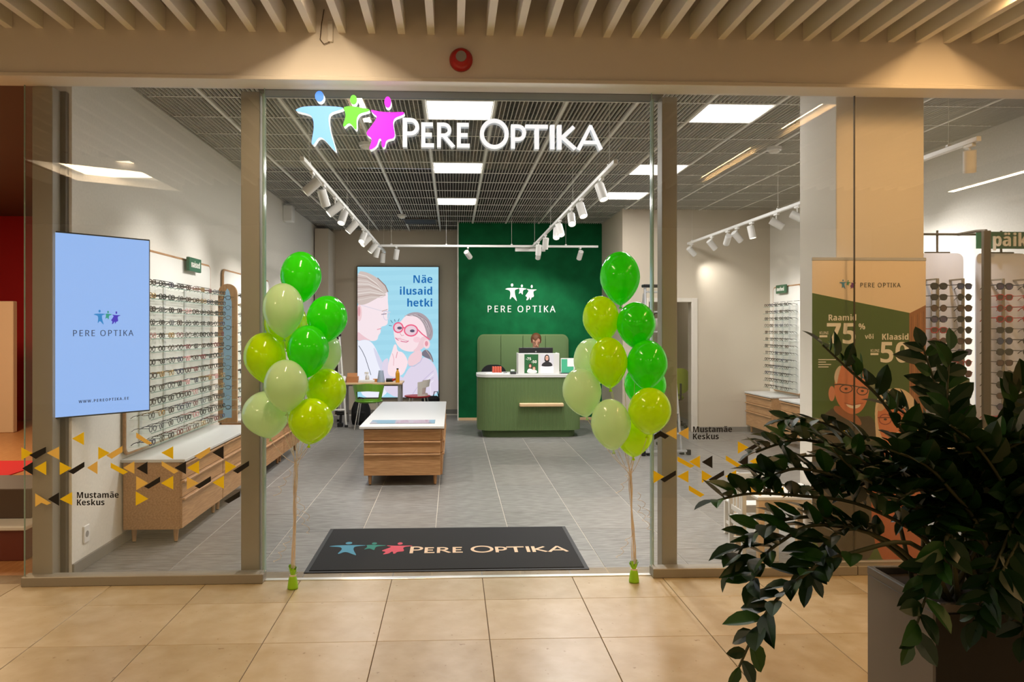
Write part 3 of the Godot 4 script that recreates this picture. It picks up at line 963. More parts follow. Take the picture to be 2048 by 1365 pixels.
func printed(called: String, t: Texture2D, rough := 0.6, emit := 0.0) -> StandardMaterial3D:
	var m := mat(called, Color.WHITE, rough)
	if emit > 0.0:
		m.albedo_color = Color(0.05, 0.05, 0.05)
		m.emission_enabled = true
		m.emission = Color.BLACK
		m.emission_texture = t
		m.emission_energy_multiplier = emit
	else:
		m.albedo_texture = t
	m.texture_repeat = false
	return m

func sheet(w: float, h: float, thick := 0.002) -> MB:
	var m := MB.new()
	m.quad(Vector3(-w / 2, -h / 2, thick), Vector3(w / 2, -h / 2, thick), Vector3(w / 2, h / 2, thick), Vector3(-w / 2, h / 2, thick), Vector3.BACK)
	return m
const STICK_LEFT := {
	"y": [[-2.391, 0.990, -2.391, 0.905, -2.467, 0.947], [-2.787, 0.893, -2.787, 0.811, -2.715, 0.852], [-2.300, 0.893, -2.300, 0.810, -2.227, 0.852], [-1.821, 0.893, -1.821, 0.809, -1.898, 0.852], [-2.630, 0.802, -2.630, 0.712, -2.707, 0.758], [-2.545, 0.796, -2.545, 0.712, -2.469, 0.756], [-2.221, 0.789, -2.110, 0.728, -2.141, 0.711, -2.221, 0.756], [-1.655, 0.798, -1.655, 0.711, -1.733, 0.752], [-1.487, 0.797, -1.487, 0.710, -1.414, 0.758], [-1.821, 0.701, -1.821, 0.611, -1.900, 0.653], [-1.495, 0.700, -1.495, 0.613, -1.569, 0.654], [-2.061, 0.601, -2.061, 0.508, -1.981, 0.552], [-2.466, 0.601, -2.466, 0.515, -2.545, 0.555]],
	"g": [[-2.548, 0.896, -2.548, 0.811, -2.627, 0.855], [-2.146, 0.898, -2.146, 0.858, -2.215, 0.814, -2.249, 0.836], [-1.686, 0.828, -1.584, 0.888, -1.584, 0.855, -1.648, 0.808], [-2.058, 0.985, -1.954, 0.912, -1.984, 0.905, -2.058, 0.951], [-2.305, 0.800, -2.305, 0.715, -2.371, 0.757], [-2.070, 0.798, -2.070, 0.715, -2.141, 0.755], [-1.895, 0.797, -1.787, 0.731, -1.816, 0.713, -1.895, 0.767], [-2.058, 0.700, -2.058, 0.608, -1.982, 0.654], [-1.734, 0.693, -1.734, 0.610, -1.658, 0.652], [-2.700, 0.594, -2.600, 0.530, -2.625, 0.518, -2.661, 0.533, -2.700, 0.507]],
	"b": [[-2.739, 0.843, -2.696, 0.817, -2.632, 0.857, -2.632, 0.895], [-1.497, 0.894, -1.497, 0.807, -1.569, 0.851], [-2.715, 0.798, -2.715, 0.713, -2.782, 0.756], [-2.493, 0.734, -2.388, 0.797, -2.388, 0.763, -2.459, 0.716], [-1.986, 0.794, -1.986, 0.710, -2.056, 0.751], [-1.739, 0.795, -1.739, 0.710, -1.812, 0.753], [-1.437, 0.730, -1.333, 0.795, -1.333, 0.762, -1.406, 0.712], [-2.009, 0.632, -1.905, 0.696, -1.905, 0.661, -1.979, 0.617], [-1.683, 0.631, -1.579, 0.697, -1.579, 0.662, -1.653, 0.616], [-2.549, 0.599, -2.549, 0.512, -2.620, 0.556], [-1.495, 0.532, -1.391, 0.597, -1.391, 0.561, -1.465, 0.517]],
}
const STICK_RIGHT := {
	"y": [[1.917, 0.902, 1.917, 0.819, 1.991, 0.861], [1.506, 0.803, 1.621, 0.739, 1.593, 0.725, 1.506, 0.771], [1.659, 0.808, 1.659, 0.724, 1.585, 0.767], [1.835, 0.807, 1.937, 0.744, 1.913, 0.727, 1.835, 0.775], [2.073, 0.805, 2.073, 0.721, 1.997, 0.767], [1.344, 0.710, 1.344, 0.625, 1.416, 0.668], [1.580, 0.709, 1.580, 0.627, 1.503, 0.669], [1.671, 0.709, 1.671, 0.624, 1.743, 0.667], [1.906, 0.709, 1.906, 0.628, 1.829, 0.666], [1.583, 0.608, 1.689, 0.545, 1.661, 0.528, 1.583, 0.574], [2.230, 0.592, 2.230, 0.525, 2.153, 0.563]],
	"g": [[1.500, 0.999, 1.500, 0.917, 1.426, 0.960], [1.581, 0.999, 1.581, 0.916, 1.510, 0.960], [1.999, 0.607, 2.097, 0.550, 2.069, 0.534, 2.037, 0.550, 1.999, 0.535]],
	"b": [[1.347, 0.949, 1.390, 0.976, 1.450, 0.940, 1.422, 0.921, 1.390, 0.938, 1.348, 0.915], [1.963, 0.843, 2.069, 0.903, 2.069, 0.878, 1.993, 0.827], [1.743, 0.807, 1.743, 0.722, 1.671, 0.764], [1.986, 0.805, 1.986, 0.723, 1.917, 0.764], [1.390, 0.649, 1.495, 0.710, 1.495, 0.678, 1.418, 0.630], [1.717, 0.646, 1.823, 0.708, 1.823, 0.674, 1.745, 0.630], [2.145, 0.604, 2.145, 0.529, 2.081, 0.565], [2.310, 0.803, 2.310, 0.741, 2.262, 0.766]],
}
const STICK_FAR := {
	"y": [[2.640, 0.993, 2.687, 0.961, 2.687, 0.929, 2.640, 0.965], [2.828, 0.666, 2.828, 0.594, 2.763, 0.631], [2.934, 0.776, 3.015, 0.720, 2.995, 0.704, 2.934, 0.745], [3.548, 0.764, 3.548, 0.684, 3.482, 0.725], [3.746, 0.658, 3.746, 0.586, 3.680, 0.623]],
	"g": [[3.425, 0.661, 3.515, 0.596, 3.490, 0.585, 3.425, 0.629]],
	"b": [[2.885, 0.769, 2.885, 0.697, 2.820, 0.730], [3.630, 0.675, 3.713, 0.723, 3.713, 0.699, 3.655, 0.659]],
}

func entrance_sign() -> void:
	var o := Vector2(1030, 260)
	var s := 0.001085
	var t := thing("lit_sign", "illuminated entrance sign with three coloured figures and white shop name letters", "sign", W(-0.011, 3.004, 5.07))
	var shapes := figure_shapes(o, s)
	var names := ["figure_man", "figure_child", "figure_woman"]
	for k in 3:
		var f := part(t, names[k], MB.new().prism(shapes[k][0], 0.058, 0.066, true), M[["sign_blue", "sign_lime", "sign_magenta"][k]])
		part(f, "figure_rim", MB.new().prism(shapes[k][0], 0.0, 0.058, true), M.sign_side)
		part(f, "head", MB.new().prism(shapes[k][1], 0.058, 0.066, true), M[["sign_head_blue", "sign_lime", "sign_magenta"][k]])
		part(f, "head_rim", MB.new().prism(shapes[k][1], 0.0, 0.058, true), M.sign_side)
	for l in sign_letters():
		var m := MB.new()
		for a in l[1]:
			m.prism(outline(a, o, s, 0), 0.046, 0.05)
		var lt := part(t, l[0], m, M.sign_letter)
		m = MB.new()
		for a in l[1]:
			m.prism(outline(a, o, s, 0), 0.0, 0.0455)
		part(lt, "letter_rim", m, M.letter_side)
	var al := AreaLight3D.new()
	al.name = "sign_light"
	al.area_size = Vector2(2.0, 0.3)
	al.light_energy = 0.12
	al.shadow_enabled = true
	al.area_range = 20.0
	al.area_attenuation = 2.0
	t.add_child(al)
	al.position = Vector3(0, 0, 0.075)
	al.rotation.y = PI

func floor_mat() -> void:
	var t := thing("door_mat", "dark grey entrance mat printed with the shop's emblem and name", "mat", W(-0.035, 0.0, 5.80))
	part(t, "rubber_edge", MB.new().box(Vector3(0, 0.003, 0), Vector3(1.95, 0.006, 1.14), 0.002), M.mat_rubber)
	part(t, "carpet", MB.new().box(Vector3(0, 0.007, 0), Vector3(1.89, 0.008, 1.08), 0.003), M.mat_carpet)
	var o := Vector2(1030, 270)
	var s := 0.000968
	var shapes := figure_shapes(o, s)
	var flat := Transform3D(Basis(Vector3.RIGHT, -PI / 2), Vector3(0, 0.011, 0.04))
	for k in 3:
		var m := MB.new()
		m.xf = flat
		m.prism(shapes[k][0], 0.0, 0.0012).prism(shapes[k][1], 0.0, 0.0012)
		part(t, ["printed_man", "printed_child", "printed_woman"][k], m, M[["print_blue", "print_teal", "print_rose"][k]])
	for l in sign_letters():
		var m2 := MB.new()
		m2.xf = flat
		for a in l[1]:
			m2.prism(outline(a, o, s, 0), 0.0, 0.0012)
		part(t, l[0], m2, M.print_cream)

func glass_stickers() -> void:
	var sets := [[STICK_LEFT, "yellow and black triangle stickers on the left shop window", -2.440], [STICK_RIGHT, "yellow and black triangle stickers on the window right of the entrance", 1.607], [STICK_FAR, "yellow triangle stickers on the window behind the plant", 0.0]]
	for k in 3:
		var t := thing("window_sticker", sets[k][1], "sticker", W(0, 0, 5.0715))
		for key in ["y", "g", "b"]:
			for a in sets[k][0][key]:
				var p := PackedVector2Array()
				for j in range(0, a.size(), 2):
					p.append(Vector2(a[j], a[j + 1]))
				part(t, "triangle" if a.size() == 6 else "bar", MB.new().prism(p, 0.0, 0.0008), M[{"y": "sticker_yellow", "g": "sticker_gold", "b": "sticker_black"}[key]])
		if k == 2:
			continue
		var x: float = sets[k][2]
		var y := 0.579 if k == 0 else 0.983
		text(t, "lettering", "Mustamäe", 0.0535, M.sticker_black, Vector3(x, y, 0.0005), true, HORIZONTAL_ALIGNMENT_LEFT, 0.001)
		text(t, "lettering", "Keskus", 0.0535, M.sticker_black, Vector3(x, y - 0.0475, 0.0005), true, HORIZONTAL_ALIGNMENT_LEFT, 0.001)
		if k == 1:
			text(t, "lettering", "Mustamäe", 0.0535, M.sticker_black, Vector3(2.255, 0.59, 0.0005), true, HORIZONTAL_ALIGNMENT_LEFT, 0.001)
			text(t, "lettering", "Keskus", 0.0535, M.sticker_black, Vector3(2.255, 0.5425, 0.0005), true, HORIZONTAL_ALIGNMENT_LEFT, 0.001)

func television() -> void:
	var t := thing("display_screen", "tall portrait screen showing a pale blue shop logo in the left window", "screen", W(-2.395, 1.685, 5.37), deg_to_rad(48.2))
	part(t, "casing", MB.new().box(Vector3(0, 0, -0.025), Vector3(0.652, 1.236, 0.045), 0.004), M.black)
	part(t, "screen", MB.new().box(Vector3(0, 0, -0.001), Vector3(0.632, 1.216, 0.004)), M.tv_glow)
	emblem_part(t, Vector2(430, 270), 0.00028, 0.0015, 0.001, [M.tv_man, M.tv_child, M.tv_woman])
	for c in t.get_children():
		if c.name.begins_with("emblem"):
			c.position += Vector3(0.02, 0.05, 0)
	text(t, "screen_text", "PERE OPTIKA", 0.058, M.tv_ink, Vector3(-0.005, -0.055, 0.002), false, HORIZONTAL_ALIGNMENT_CENTER, 0.001, 6)
	text(t, "screen_text", "WWW.PEREOPTIKA.EE", 0.026, M.tv_ink, Vector3(0.0, -0.515, 0.002), true, HORIZONTAL_ALIGNMENT_CENTER, 0.001, 8)
	part(t, "bracket", MB.new().box(Vector3(0.0, 0, -0.08), Vector3(0.2, 0.3, 0.07), 0.004), M.black)
	var al := AreaLight3D.new()
	al.name = "screen_light"
	al.area_size = Vector2(0.62, 1.2)
	al.light_energy = 0.16
	al.light_color = Color(0.7, 0.83, 1.0)
	al.shadow_enabled = true
	al.area_range = 20.0
	al.area_attenuation = 2.0
	t.add_child(al)
	al.position = Vector3(0, 0, 0.006)
	al.rotation.y = PI

func light_box() -> void:
	var t := thing("light_box", "backlit poster of a woman and a girl in pink glasses", "light box", W(-1.06, 1.594, 14.95))
	part(t, "frame", MB.new().box(Vector3(0, 0, 0), Vector3(1.60, 2.57, 0.09), 0.004), M.metal_dark)
	var sh := sheet(1.565, 2.532, 0.047)
	part(t, "screen", sh, printed("light_box_print", light_box_picture(), 0.5, 1.0))
	for k in 3:
		text(t, "screen_text", ["Näe", "ilusaid", "hetki"][k], 0.205, M.poster_blue, Vector3(0.677, 1.027 - 0.2295 * k, 0.05), true, HORIZONTAL_ALIGNMENT_RIGHT, 0.003)
	var al := AreaLight3D.new()
	al.name = "screen_light"
	al.area_size = Vector2(1.5, 2.4)
	al.light_energy = 0.5
	al.light_color = Color(0.9, 0.94, 1.0)
	al.shadow_enabled = true
	al.area_range = 20.0
	al.area_attenuation = 2.0
	t.add_child(al)
	al.position = Vector3(0, 0, 0.055)
	al.rotation.y = PI

func wall_logo() -> void:
	var t := thing("wall_logo", "white raised family emblem and shop name on the green wall", "logo", W(1.24, 2.0, 13.85))
	emblem_part(t, Vector2(420, 270), 0.00088, 0.0, 0.02, [M.sign_white, M.sign_white, M.sign_white])
	for c in t.get_children():
		if c.name.begins_with("emblem"):
			c.position += Vector3(-0.01, 0.31, 0)
	text(t, "lettering", "PERE OPTIKA", 0.166, M.sign_white, Vector3(0, 0.018, 0.006), false, HORIZONTAL_ALIGNMENT_CENTER, 0.01, 8)

func banner() -> void:
	var t := thing("roll_up_banner", "roll-up discount banner with an elderly couple in front of the column", "banner", W(2.863, 0, 5.15))
	part(t, "base", MB.new().box(Vector3(0, 0.035, -0.005), Vector3(0.82, 0.07, 0.075), 0.006), M.aluminium)
	part(t, "pole", MB.new().cyl(Vector3(0, 0.07, -0.02), Vector3(0, 2.14, -0.02), 0.009), M.aluminium)
	part(t, "sheet", MB.new().box(Vector3(0, 1.10, 0), Vector3(0.80, 2.07, 0.003)), M.paper)
	part(t, "top_rail", MB.new().box(Vector3(0, 2.14, 0), Vector3(0.806, 0.022, 0.014), 0.003), M.aluminium)
	part(t, "print", sheet(0.80, 2.07, 0.003), printed("banner_print", banner_picture(), 0.55), Vector3(0, 1.10, 0))
	var k := 0.802 / 629.0
	var o := Vector2(382.5, 203.0)
	var put := func(x: float, y: float) -> Vector3: return Vector3((x - o.x) * k, 2.13 - (y - o.y) * k, 0.0045)
	emblem_part(t, Vector2(430, 270), 0.00018, 0.0045, 0.0008, [M.logo_blue, M.logo_teal, M.logo_violet])
	for c in t.get_children():
		if c.name.begins_with("emblem"):
			c.position += put.call(264, 334) - Vector3(0, 0, 0.0045)
	text(t, "lettering", "PERE OPTIKA", 0.043, M.ink, put.call(330, 336), false, HORIZONTAL_ALIGNMENT_LEFT, 0.001, 4)
	var m: Material = M.sign_white
	text(t, "lettering", "Raamid", 0.056, m, put.call(155, 512), true, HORIZONTAL_ALIGNMENT_LEFT, 0.001)
	text(t, "lettering", "75", 0.196, m, put.call(146, 600), true, HORIZONTAL_ALIGNMENT_LEFT, 0.001)
	text(t, "lettering", "%", 0.056, m, put.call(322, 560), true, HORIZONTAL_ALIGNMENT_LEFT, 0.001)
	text(t, "lettering", "KUNI", 0.028, m, put.call(107, 594), false, HORIZONTAL_ALIGNMENT_LEFT, 0.001)
	part(t, "printed_dash", MB.new().box(Vector3.ZERO, Vector3(0.055, 0.014, 0.001)), m, put.call(130, 612))
	text(t, "lettering", "või", 0.044, m, put.call(358, 614), true, HORIZONTAL_ALIGNMENT_LEFT, 0.001)
	text(t, "lettering", "Klaasid", 0.056, m, put.call(450, 616), true, HORIZONTAL_ALIGNMENT_LEFT, 0.001)
	text(t, "lettering", "50", 0.196, m, put.call(438, 702), true, HORIZONTAL_ALIGNMENT_LEFT, 0.001)
	text(t, "lettering", "%", 0.056, m, put.call(614, 664), true, HORIZONTAL_ALIGNMENT_LEFT, 0.001)
	text(t, "lettering", "KUNI", 0.028, m, put.call(388, 690), false, HORIZONTAL_ALIGNMENT_LEFT, 0.001)
	part(t, "printed_dash", MB.new().box(Vector3.ZERO, Vector3(0.055, 0.014, 0.001)), m, put.call(411, 708))
	for j in 4:
		var w := [96.0, 42.0, 70.0, 56.0]
		part(t, "small_print", MB.new().box(Vector3(w[j] * k / 2, 0, 0), Vector3(w[j] * k, 0.006, 0.0006)), m, put.call(102, 738 + j * 13))

func glow_materials() -> void:
	glow("panel_glow", Color(1, 1, 1), 1.6)
	glow("warm_glow", Color(1.0, 0.86, 0.62), 2.2)
	glow("soft_glow", Color(1.0, 0.9, 0.72), 0.9)
	glow("recess_glow", Color(1.0, 0.95, 0.84), 2.2)
	glow("spot_glow", Color(1.0, 0.96, 0.86), 3.0)
	glow("sign_letter", Color(1, 1, 1), 0.92, rgb8(120, 120, 120))
	glow("letter_side", Color(0.74, 0.77, 0.8), 0.35, rgb8(190, 194, 198))
	glow("sign_side", Color(0.93, 0.95, 0.96), 0.75)
	glow("sign_blue", rgb8(132, 190, 255), 1.05, rgb8(90, 150, 230))
	glow("sign_head_blue", rgb8(66, 138, 240), 1.0, rgb8(60, 120, 220))
	glow("sign_lime", rgb8(84, 240, 44), 1.05, rgb8(80, 200, 50))
	glow("sign_magenta", rgb8(255, 10, 246), 1.05, rgb8(220, 20, 210))
	glow("tv_glow", rgb8(150, 190, 250), 1.0, rgb8(20, 20, 24))
	glow("tv_man", rgb8(24, 140, 214), 0.9, rgb8(10, 40, 60))
	glow("tv_child", rgb8(20, 160, 140), 0.9, rgb8(10, 50, 40))
	glow("tv_woman", rgb8(60, 40, 200), 0.9, rgb8(20, 10, 60))
	glow("tv_ink", rgb8(24, 60, 110), 0.6, rgb8(10, 14, 30))
	glow("poster_blue", rgb8(0, 112, 190), 0.8, rgb8(0, 40, 70))

# ---------------------------------------------------------------- cabinets, island and counter
# a drawer unit: length along x, front towards +z, origin on the floor in the middle
func drawer_front(parent: Node3D, w: float, y0: float, y1: float, at: Vector3, turn := 0.0) -> void:
	var d := part(parent, "drawer", MB.new().box(Vector3(0, (y0 + y1) / 2, 0.009), Vector3(w - 0.006, y1 - y0 - 0.006, 0.018), 0.0015), M.oak_x, at)
	d.rotation.y = turn
	part(d, "handle", MB.new().box(Vector3(0, y1 - 0.014, 0.028), Vector3(w - 0.006, 0.018, 0.022), 0.004), M.oak_x)

func legs(parent: Node3D, xs: Array, zs: Array, top: float) -> void:
	for x in xs:
		for z in zs:
			var l := part(parent, "leg", MB.new().cyl(Vector3(0, 0.008, 0), Vector3(0, top, 0), 0.014, 0.022, 14), M.oak_y, Vector3(x, 0, z))
			part(l, "foot_pad", MB.new().cyl(Vector3(0, 0, 0), Vector3(0, 0.008, 0), 0.012, -1, 12), M.black)

func cabinet(label: String, at: Vector3, turn: float, length: float, deep: float, group: String) -> Node3D:
	var t := thing("drawer_cabinet", label, "cabinet", at, turn, group)
	part(t, "body", MB.new().box(Vector3(0, 0.37, 0), Vector3(length, 0.52, deep), 0.002), M.oak_x)
	var ys := [0.115, 0.355, 0.49, 0.622]
	for k in 3:
		drawer_front(t, length, ys[k], ys[k + 1], Vector3(0, 0, deep / 2))
	legs(t, [-length / 2 + 0.06, length / 2 - 0.06], [-deep / 2 + 0.06, deep / 2 - 0.05], 0.115)
	return t

func worktop(label: String, at: Vector3, size: Vector2) -> void:
	solo("worktop", label, "worktop", MB.new().box(Vector3.ZERO, Vector3(size.x, 0.024, size.y), 0.003), M.laminate_white, at)

func cabinets() -> void:
	var g := "oak drawer cabinets along the walls"
	var spans := [[6.0, 7.04, "first oak drawer cabinet from the window along the left wall"], [7.05, 8.1, "second oak drawer cabinet along the left wall, behind the first"], [8.5, 9.56, "third oak drawer cabinet along the left wall, seen past the post"], [9.57, 10.6, "fourth oak drawer cabinet along the left wall, beside the balloons"]]
	for s in spans:
		cabinet(s[2], W(-2.32, 0, (s[0] + s[1]) / 2), PI / 2, s[1] - s[0], 0.43, g)
	worktop("white worktop on the two nearest left cabinets under the frame display", W(-2.305, 0.642, 7.05), Vector2(0.49, 2.13))
	worktop("white worktop on the two farther left cabinets behind the balloons", W(-2.305, 0.642, 9.55), Vector2(0.49, 2.13))
	cabinet("oak drawer cabinet in the far right corner under the mehed display", W(4.92, 0, 11.62), -PI / 2, 0.98, 0.38, g)
	cabinet("oak drawer cabinet by the right wall, half hidden behind the white column", W(4.92, 0, 10.28), -PI / 2, 1.06, 0.38, g)
	worktop("white worktop of the far right corner cabinet", W(4.905, 0.642, 11.62), Vector2(0.43, 1.01))
	worktop("white worktop of the right cabinet beside the column", W(4.905, 0.642, 10.28), Vector2(0.43, 1.09))

func island() -> void:
	var t := thing("island_cabinet", "oak display island with drawers in the middle of the shop", "cabinet", W(-0.533, 0, 9.42))
	part(t, "body", MB.new().box(Vector3(0, 0.36, 0), Vector3(0.81, 0.50, 2.6), 0.002), M.oak_x)
	var ys := [0.108, 0.345, 0.478, 0.605]
	for k in 3:
		drawer_front(t, 0.812, ys[k], ys[k + 1], Vector3(0, 0, 1.3))
		for j in 2:
			drawer_front(t, 1.27, ys[k], ys[k + 1], Vector3(0.405, 0, 0.64 - 1.28 * j), PI / 2)
	legs(t, [-0.345, 0.345], [-1.24, 0.0, 1.25], 0.11)
	solo("worktop", "white worktop of the middle island with an inset glossy screen", "worktop", MB.new().box(Vector3.ZERO, Vector3(0.89, 0.026, 2.74), 0.003), M.laminate_white, W(-0.535, 0.623, 9.42))
	solo("inset_screen", "dark glossy screen set flush into the island worktop", "screen", MB.new().box(Vector3.ZERO, Vector3(0.70, 0.003, 0.32), 0.001), M.screen_glass, W(-0.545, 0.6375, 8.44))

func plan_prism(poly: PackedVector2Array, y0: float, y1: float, smooth := false) -> MB:
	var m := MB.new()
	m.xf = Transform3D(Basis(Vector3.RIGHT, Vector3(0, 0, -1), Vector3.UP), Vector3.ZERO)
	return m.prism(poly, y0, y1, smooth)

func counter() -> void:
	var t := thing("reception_counter", "olive green fluted reception counter with rounded corners and white top", "counter", W(1.177, 0, 12.0))
	# fluted skin: half-round ribs along the rounded outline
	var base := rrect(1.57, 0.76, 0.2, 10)
	var ribs := PackedVector2Array()
	var total := 0.0
	for k in base.size():
		total += base[k].distance_to(base[(k + 1) % base.size()])
	var count := int(total / 0.0213)
	var step := total / count
	var pos := 0.0
	var k2 := 0
	var left := base[0].distance_to(base[1])
	for r in count:
		var want := r * step
		while pos + left < want:
			pos += left
			k2 += 1
			left = base[k2 % base.size()].distance_to(base[(k2 + 1) % base.size()])
		var a := base[k2 % base.size()]
		var b := base[(k2 + 1) % base.size()]
		var dir := (b - a).normalized()
		var p := a + dir * (want - pos)
		var out := Vector2(dir.y, -dir.x)
		for j in 4:
			var g := PI * j / 4.0
			ribs.append(p + dir * (step * 0.5 - cos(g) * step * 0.46) + out * sin(g) * 0.010)
	part(t, "fluted_body", plan_prism(ribs, 0.11, 0.92, true), M.olive)
	part(t, "plinth", plan_prism(rrect(1.43, 0.64, 0.17, 8), 0.0, 0.11, true), M.olive_dark)
	part(t, "counter_top", plan_prism(rrect(1.61, 0.80, 0.21, 8), 0.92, 0.962, true), M.laminate_white)
	part(t, "bag_shelf", MB.new().box(Vector3(0.168, 0.505, 0.43), Vector3(0.67, 0.05, 0.10), 0.008), M.pale_wood)
	# padded panel on the green wall
	var pn := thing("wall_panel", "padded olive green panel with rounded corners on the green wall", "wall panel", W(1.272, 0.93, 13.82))
	var out2 := rrect(1.655, 1.26, 0.12, 8)
	part(pn, "frame", MB.new().prism(out2, -0.03, 0.012, true), M.olive)
	var xs := [-0.80, -0.404, -0.006, 0.404, 0.80]
	for k in 4:
		var w: float = xs[k + 1] - xs[k] - 0.008
		var cx: float = (xs[k] + xs[k + 1]) / 2
		var seg := PackedVector2Array()
		for p in rrect(1.60, 1.21, 0.10, 8):
			seg.append(Vector2(clampf(p.x, cx - w / 2, cx + w / 2), p.y))
		var clean := PackedVector2Array()
		for p in seg:
			if clean.is_empty() or (clean[-1].distance_to(p) > 0.0005 and clean[0].distance_to(p) > 0.0005):
				clean.append(p)
		if k in [1, 2]:
			clean = PackedVector2Array([Vector2(cx + w / 2, 0.605), Vector2(cx - w / 2, 0.605), Vector2(cx - w / 2, -0.605), Vector2(cx + w / 2, -0.605)])
		else:
			var s := -1.0 if k == 0 else 1.0
			clean = PackedVector2Array()
			for p in rrect(w * 2, 1.21, 0.10, 8):
				if p.x * s >= 0.0:
					clean.append(Vector2(cx - s * w / 2 + p.x, p.y))
			if k == 0:
				var fixed := PackedVector2Array([Vector2(cx + w / 2, 0.605)])
				fixed.append_array(clean)
				fixed.append(Vector2(cx + w / 2, -0.605))
				clean = fixed
			else:
				var up := PackedVector2Array()
				var lo := PackedVector2Array()
				for p in clean:
					if p.y > 0:
						up.append(p)
					else:
						lo.append(p)
				clean = PackedVector2Array([Vector2(cx - w / 2, -0.605)])
				clean.append_array(lo)
				clean.append_array(up)
				clean.append(Vector2(cx - w / 2, 0.605))
		part(pn, "cushion", MB.new().prism(clean, 0.012, 0.045), M.olive_cloth)
	# things on the counter
	var y := 0.962
	var st := thing("leaflet_stand", "white box screen with two posters on the counter", "stand", W(1.328, y, 11.78))
	part(st, "panel", MB.new().box(Vector3(0, 0.16, 0), Vector3(0.64, 0.32, 0.02), 0.004), M.laminate_white)
	for s in [-1.0, 1.0]:
		part(st, "side", MB.new().box(Vector3(s * 0.31, 0.16, -0.16), Vector3(0.02, 0.32, 0.3), 0.004), M.laminate_white)
	var po := part(st, "poster", sheet(0.215, 0.292), printed("poster_green", small_poster_picture(true)), Vector3(-0.116, 0.158, 0.011))
	text(po, "lettering", "-75", 0.058, M.sign_white, Vector3(-0.085, 0.075, 0.003), true, HORIZONTAL_ALIGNMENT_LEFT, 0.0006)
	text(po, "lettering", "-50", 0.058, M.sign_white, Vector3(0.0, 0.03, 0.003), true, HORIZONTAL_ALIGNMENT_LEFT, 0.0006)
	part(st, "poster", sheet(0.206, 0.292), printed("poster_portrait", small_poster_picture(false)), Vector3(0.126, 0.158, 0.011))
	var mo := thing("monitor", "black computer monitor behind the leaflet stand on the counter", "monitor", W(1.315, y, 12.08))
	part(mo, "casing", MB.new().box(Vector3(0, 0.24, 0), Vector3(0.54, 0.32, 0.03), 0.006), M.black)
	part(mo, "badge", MB.new().cyl(Vector3(0, 0.335, 0.0155), Vector3(0, 0.335, 0.017), 0.012), M.grey_plastic)
	part(mo, "stand", MB.new().box(Vector3(0, 0.05, -0.02), Vector3(0.05, 0.1, 0.03), 0.004).box(Vector3(0, 0.006, -0.02), Vector3(0.2, 0.012, 0.14), 0.004), M.black)
	var tb := thing("leaflet_holder", "small teal and white leaflet in a clear holder on the counter", "leaflet holder", W(1.79, y, 11.85))
	part(tb, "backing", MB.new().box(Vector3(0, 0.12, 0), Vector3(0.222, 0.24, 0.008), 0.002), M.white_plastic)
	part(tb, "leaflet", MB.new().box(Vector3(-0.005, 0.118, 0.005), Vector3(0.19, 0.215, 0.002)), M.teal_print)
	part(tb, "note", MB.new().box(Vector3(0.05, 0.17, 0.007), Vector3(0.115, 0.12, 0.002)), M.paper)
	part(tb, "foot", MB.new().box(Vector3(0, 0.006, 0.02), Vector3(0.222, 0.012, 0.07), 0.002), M.black)
	var ct := thing("card_terminal", "small black card terminal left of the leaflet stand", "card terminal", W(0.93, y, 11.78))
	part(ct, "casing", MB.new().box(Vector3(0, 0.018, 0), Vector3(0.085, 0.036, 0.16), 0.006), M.black)
	part(ct, "display", MB.new().box(Vector3(0, 0.038, -0.04), Vector3(0.06, 0.004, 0.05)), M.sign_green)
	part(ct, "receipt", MB.new().box(Vector3(0, 0.05, -0.075), Vector3(0.06, 0.03, 0.002)), M.paper)
	var tr := thing("paper_tray", "white paper tray with forms on the left end of the counter", "tray", W(0.68, y, 11.80))
	part(tr, "tray", MB.new().box(Vector3(0, 0.006, 0), Vector3(0.36, 0.012, 0.22), 0.003), M.white_plastic)
	part(tr, "form", MB.new().box(Vector3(-0.05, 0.014, 0.01), Vector3(0.21, 0.004, 0.15)), M.paper)
	part(tr, "pen", MB.new().cyl(Vector3(0.1, 0.017, 0.05), Vector3(0.16, 0.017, -0.06), 0.004), M.black)
	var tx := thing("case_stack", "terracotta glasses cases standing on the counter", "case", W(0.69, y, 11.98))
	for k in 4:
		part(tx, "case", MB.new().box(Vector3(-0.055 + 0.037 * k, 0.055, 0), Vector3(0.034, 0.105, 0.07), 0.006), M.terracotta)
	var oc := thing("office_chair", "black office chair back behind the left end of the counter", "chair", W(0.67, 0, 12.75))
	office_chair(oc, M.black_cloth, 0.5, 1.07, 0.42)

